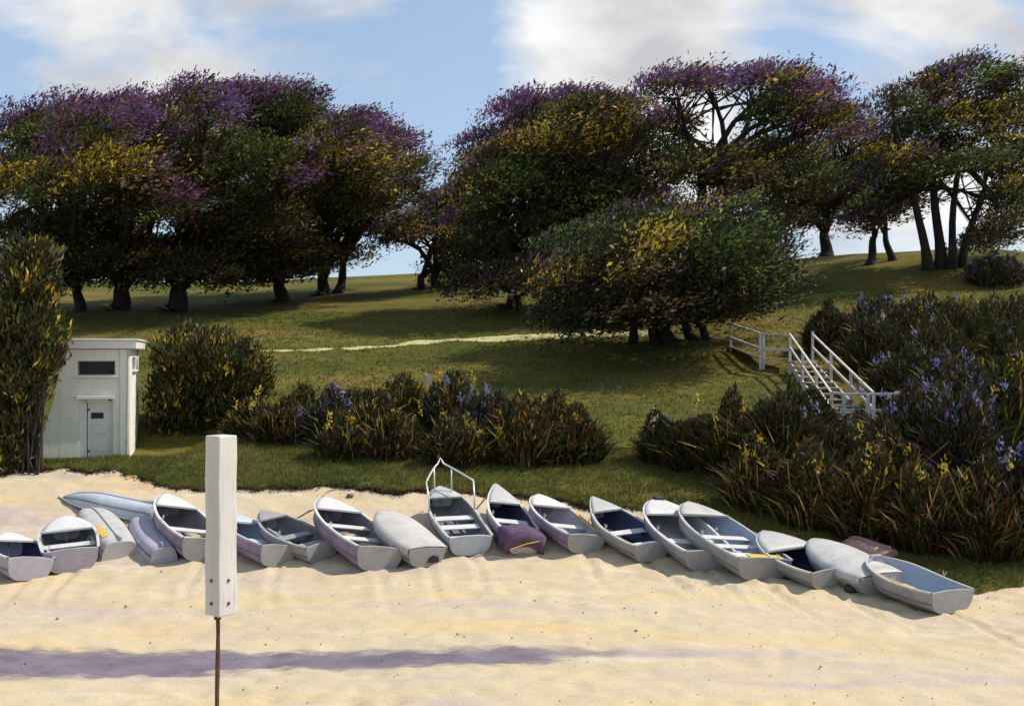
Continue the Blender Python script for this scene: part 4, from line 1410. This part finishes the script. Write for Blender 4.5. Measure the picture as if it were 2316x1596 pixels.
r, L, (w, sh, ke) = bt[10]
MB().prism([(.02, -.045, .12), (.30, -.045, .12), (.28, -.045, .24), (.16, -.045, .28), (.05, -.045, .24)], (0, .02, 0)).build('motor_well', M_BLACK, r)
r, L, (w, sh, ke) = bt[15]
MB().box((0.02, .97 * L, sh(.97) + .06), (.24, .16, .09)).build('bow_pad', M_BLACK, r, bevel=.03)
r, L, (w, sh, ke) = bt[16]
MB().box((.12, .06 * L, sh(0) - .02), (w(.05) * 1.2, .22, .03)).build('stern_board', M_YELLOW, r, bevel=.006)
r, L, (w, sh, ke) = bt[13]
MB().bar((w(.1) - .06, .10 * L, sh(.1) + .03), (w(.62) - .06, .62 * L, sh(.62) + .03), .10, .03).build('side_board', M_YELLOW, r, bevel=.006)
r, L, (w, sh, ke) = bt[4]
q = []
for t in np.linspace(.12, .34, 5):
    q.append([Vector((-section(w(t), sh(t), ke(t), u)[0] * 1.015, t * L, section(w(t), sh(t), ke(t), u)[1] - .012)) for u in np.linspace(-.34, -.08, 5)])
MB().grid(q).build('yellow_patch', M_YELLOW, r, smooth=True)  # yellow patch laid over one flank of the hull


def oar(label, a, b, mat=M_WOOD, grp='loose oars and paddles'):
    a, b = Vector(a), Vector(b)
    o = tag(empty('oar', a), label, 'oar', grp)
    d = (b - a)
    L_ = d.length
    MB().tube([a + d * k for k in (0, .1, .5, .76)], [.022, .019, .02, .016], 8).build('shaft', mat, o, smooth=True, off=a)
    MB().bar(a + d * .74, b, .11, .018).build('blade', mat, o, bevel=.006, off=a)
    return o


def inboat(k, x, t, z):
    r_, L_, (w_, s_, k_) = bt[k]
    return r_.matrix_world @ Vector((x * w_(t), t * L_, z))


oar('weathered oar propped on the sand against the bow beside the dark grey dinghy', at(664, 1176), at(706, 1152, dz=.45))
oar('weathered pole propped against the bow of the narrow boat with purple stern', at(1076, 1152), at(1110, 1112, dz=.5))
oar('yellow paddle lying along the left side of the rightmost boat', inboat(20, -.72, .78, .40), inboat(20, -.66, .26, .38), M_YELLOW)


def fender(label, p, hdg):
    o = tag(empty('fender', p), label, 'fender', 'black fenders')
    d = Vector((math.cos(hdg), math.sin(hdg), 0))
    c = Vector(p) + Vector((0, 0, .09))
    MB().tube([c + d * s for s in (-.2, -.17, -.12, .12, .17, .2)], [.02, .07, .1, .1, .07, .02], 12).build('body', M_BLACK, o, smooth=True, off=p)
    MB().tube([c + d * .19, c + d * .24 + Vector((0, 0, .02)), c + d * .27 + Vector((0, 0, -.03))], .012, 6).build('eye', M_BLACK, o, off=p)


fender('black rubber fender on the sand at the stern of the off white covered boat', at(1930, 1340), .3)


def rope(label, pts):
    P = [at(*p) + Vector((0, 0, .025)) for p in pts]
    o = MB()
    fine = []
    for a, b in zip(P, P[1:]):
        for s in np.linspace(0, 1, 6)[:-1]:
            q = a.lerp(b, s)
            q.z = max(float(H(q.x, q.y)), float(HG(q.x, q.y)) if q.y > edge_y(q.x) else -99) + .03
            fine.append(q)
    o = MB().tube(fine, .014, 6).build('mooring_rope', M_ROPE, smooth=True)
    tag(o, label, 'rope', 'mooring ropes')


rope('mooring rope running back over the sand from the rounded bow left of the covered boat', [(730, 1125), (742, 1112), (770, 1108), (800, 1113)])
rope('dark mooring line on the sand in front of the pipe railed dinghy', [(1070, 1262), (1110, 1256), (1150, 1258), (1200, 1254)])

# small stones and wrack on the sand
def stone(label, p, s):
    v = unit(np.random.default_rng(int(s * 1000)).normal(size=(1, 3)))
    mb = MB()
    rows = []
    for i in range(7):
        a = math.pi * i / 6
        rows.append([Vector((math.sin(a) * math.cos(b_) * s * (1 + .18 * math.sin(3 * b_ + i)), math.sin(a) * math.sin(b_) * s * .8, math.cos(a) * s * .6)) for b_ in np.linspace(0, 2 * math.pi, 11)])
    o = mb.grid(rows).build('stone', M_STONE, smooth=True)
    o.location = Vector(p) + Vector((0, 0, s * .2))
    tag(o, label, 'stone')


stone('single dark stone on the sand between the marker post and the railed dinghy', at(792, 1122), .10)

# seaweed wrack (uncountable) along the turf edge
n = 5200
wx = np.concatenate([rng.uniform(-14, 3, n // 2), rng.normal(-3.0, .8, n // 4), rng.normal(1.2, .7, n - n // 2 - n // 4)])
wy = edge_y(wx) - np.abs(rng.normal(0, .10, n)) + .03
P = np.stack([wx, wy, H(wx, wy) + rng.uniform(0, .05, n)], 1)
V, F = leaf_arrays(P, rng.normal(size=(n, 3)) * np.array([1, 1, .35]), rng.normal(0, .4, (n, 3)) + np.array([0, 0, 1]), rng.uniform(.05, .20, n), rng.uniform(.015, .04, n))
wc = pick([(.05, .022, .025), (.07, .04, .03), (.10, .05, .05), (.03, .02, .015)], n)
tag(np_mesh('seaweed', V, F, M_LEAF, None, np.repeat(wc, 4, 0)), 'purplish brown seaweed wrack along the top of the sand', 'seaweed', kind='stuff')

# pebbles and shell grit (uncountable)
n = 700
x = rng.uniform(-10, 11, n); y = rng.uniform(16, 25, n) + .0
y = np.where(rng.random(n) < .35, edge_y(x) - np.abs(rng.normal(0, .8, n)), y)
s_ = rng.uniform(.006, .020, n) * (1 + .9 * (rng.random(n) < .06))
base = np.array([[1, 0, 0], [-1, 0, 0], [0, 1, 0], [0, -1, 0], [0, 0, .7], [0, 0, -.7]])
V = (base[None] * s_[:, None, None] * rng.uniform(.6, 1.4, (n, 6, 1)) + np.stack([x, y, H(x, y) + .012], 1)[:, None, :]).reshape(-1, 3)
tri = np.array([[0, 2, 4], [2, 1, 4], [1, 3, 4], [3, 0, 4], [2, 0, 5], [1, 2, 5], [3, 1, 5], [0, 3, 5]])
T = (np.arange(n)[:, None, None] * 6 + tri[None]).reshape(-1, 3)
pc = pick([(.36, .30, .24), (.30, .25, .22), (.55, .5, .44), (.36, .30, .30), (.24, .19, .17)], n)
tag(np_mesh('pebbles', V, T, M_PETAL, None, np.repeat(pc, 6, 0)), 'small pebbles and shell grit scattered on the sand', 'pebbles', kind='stuff')
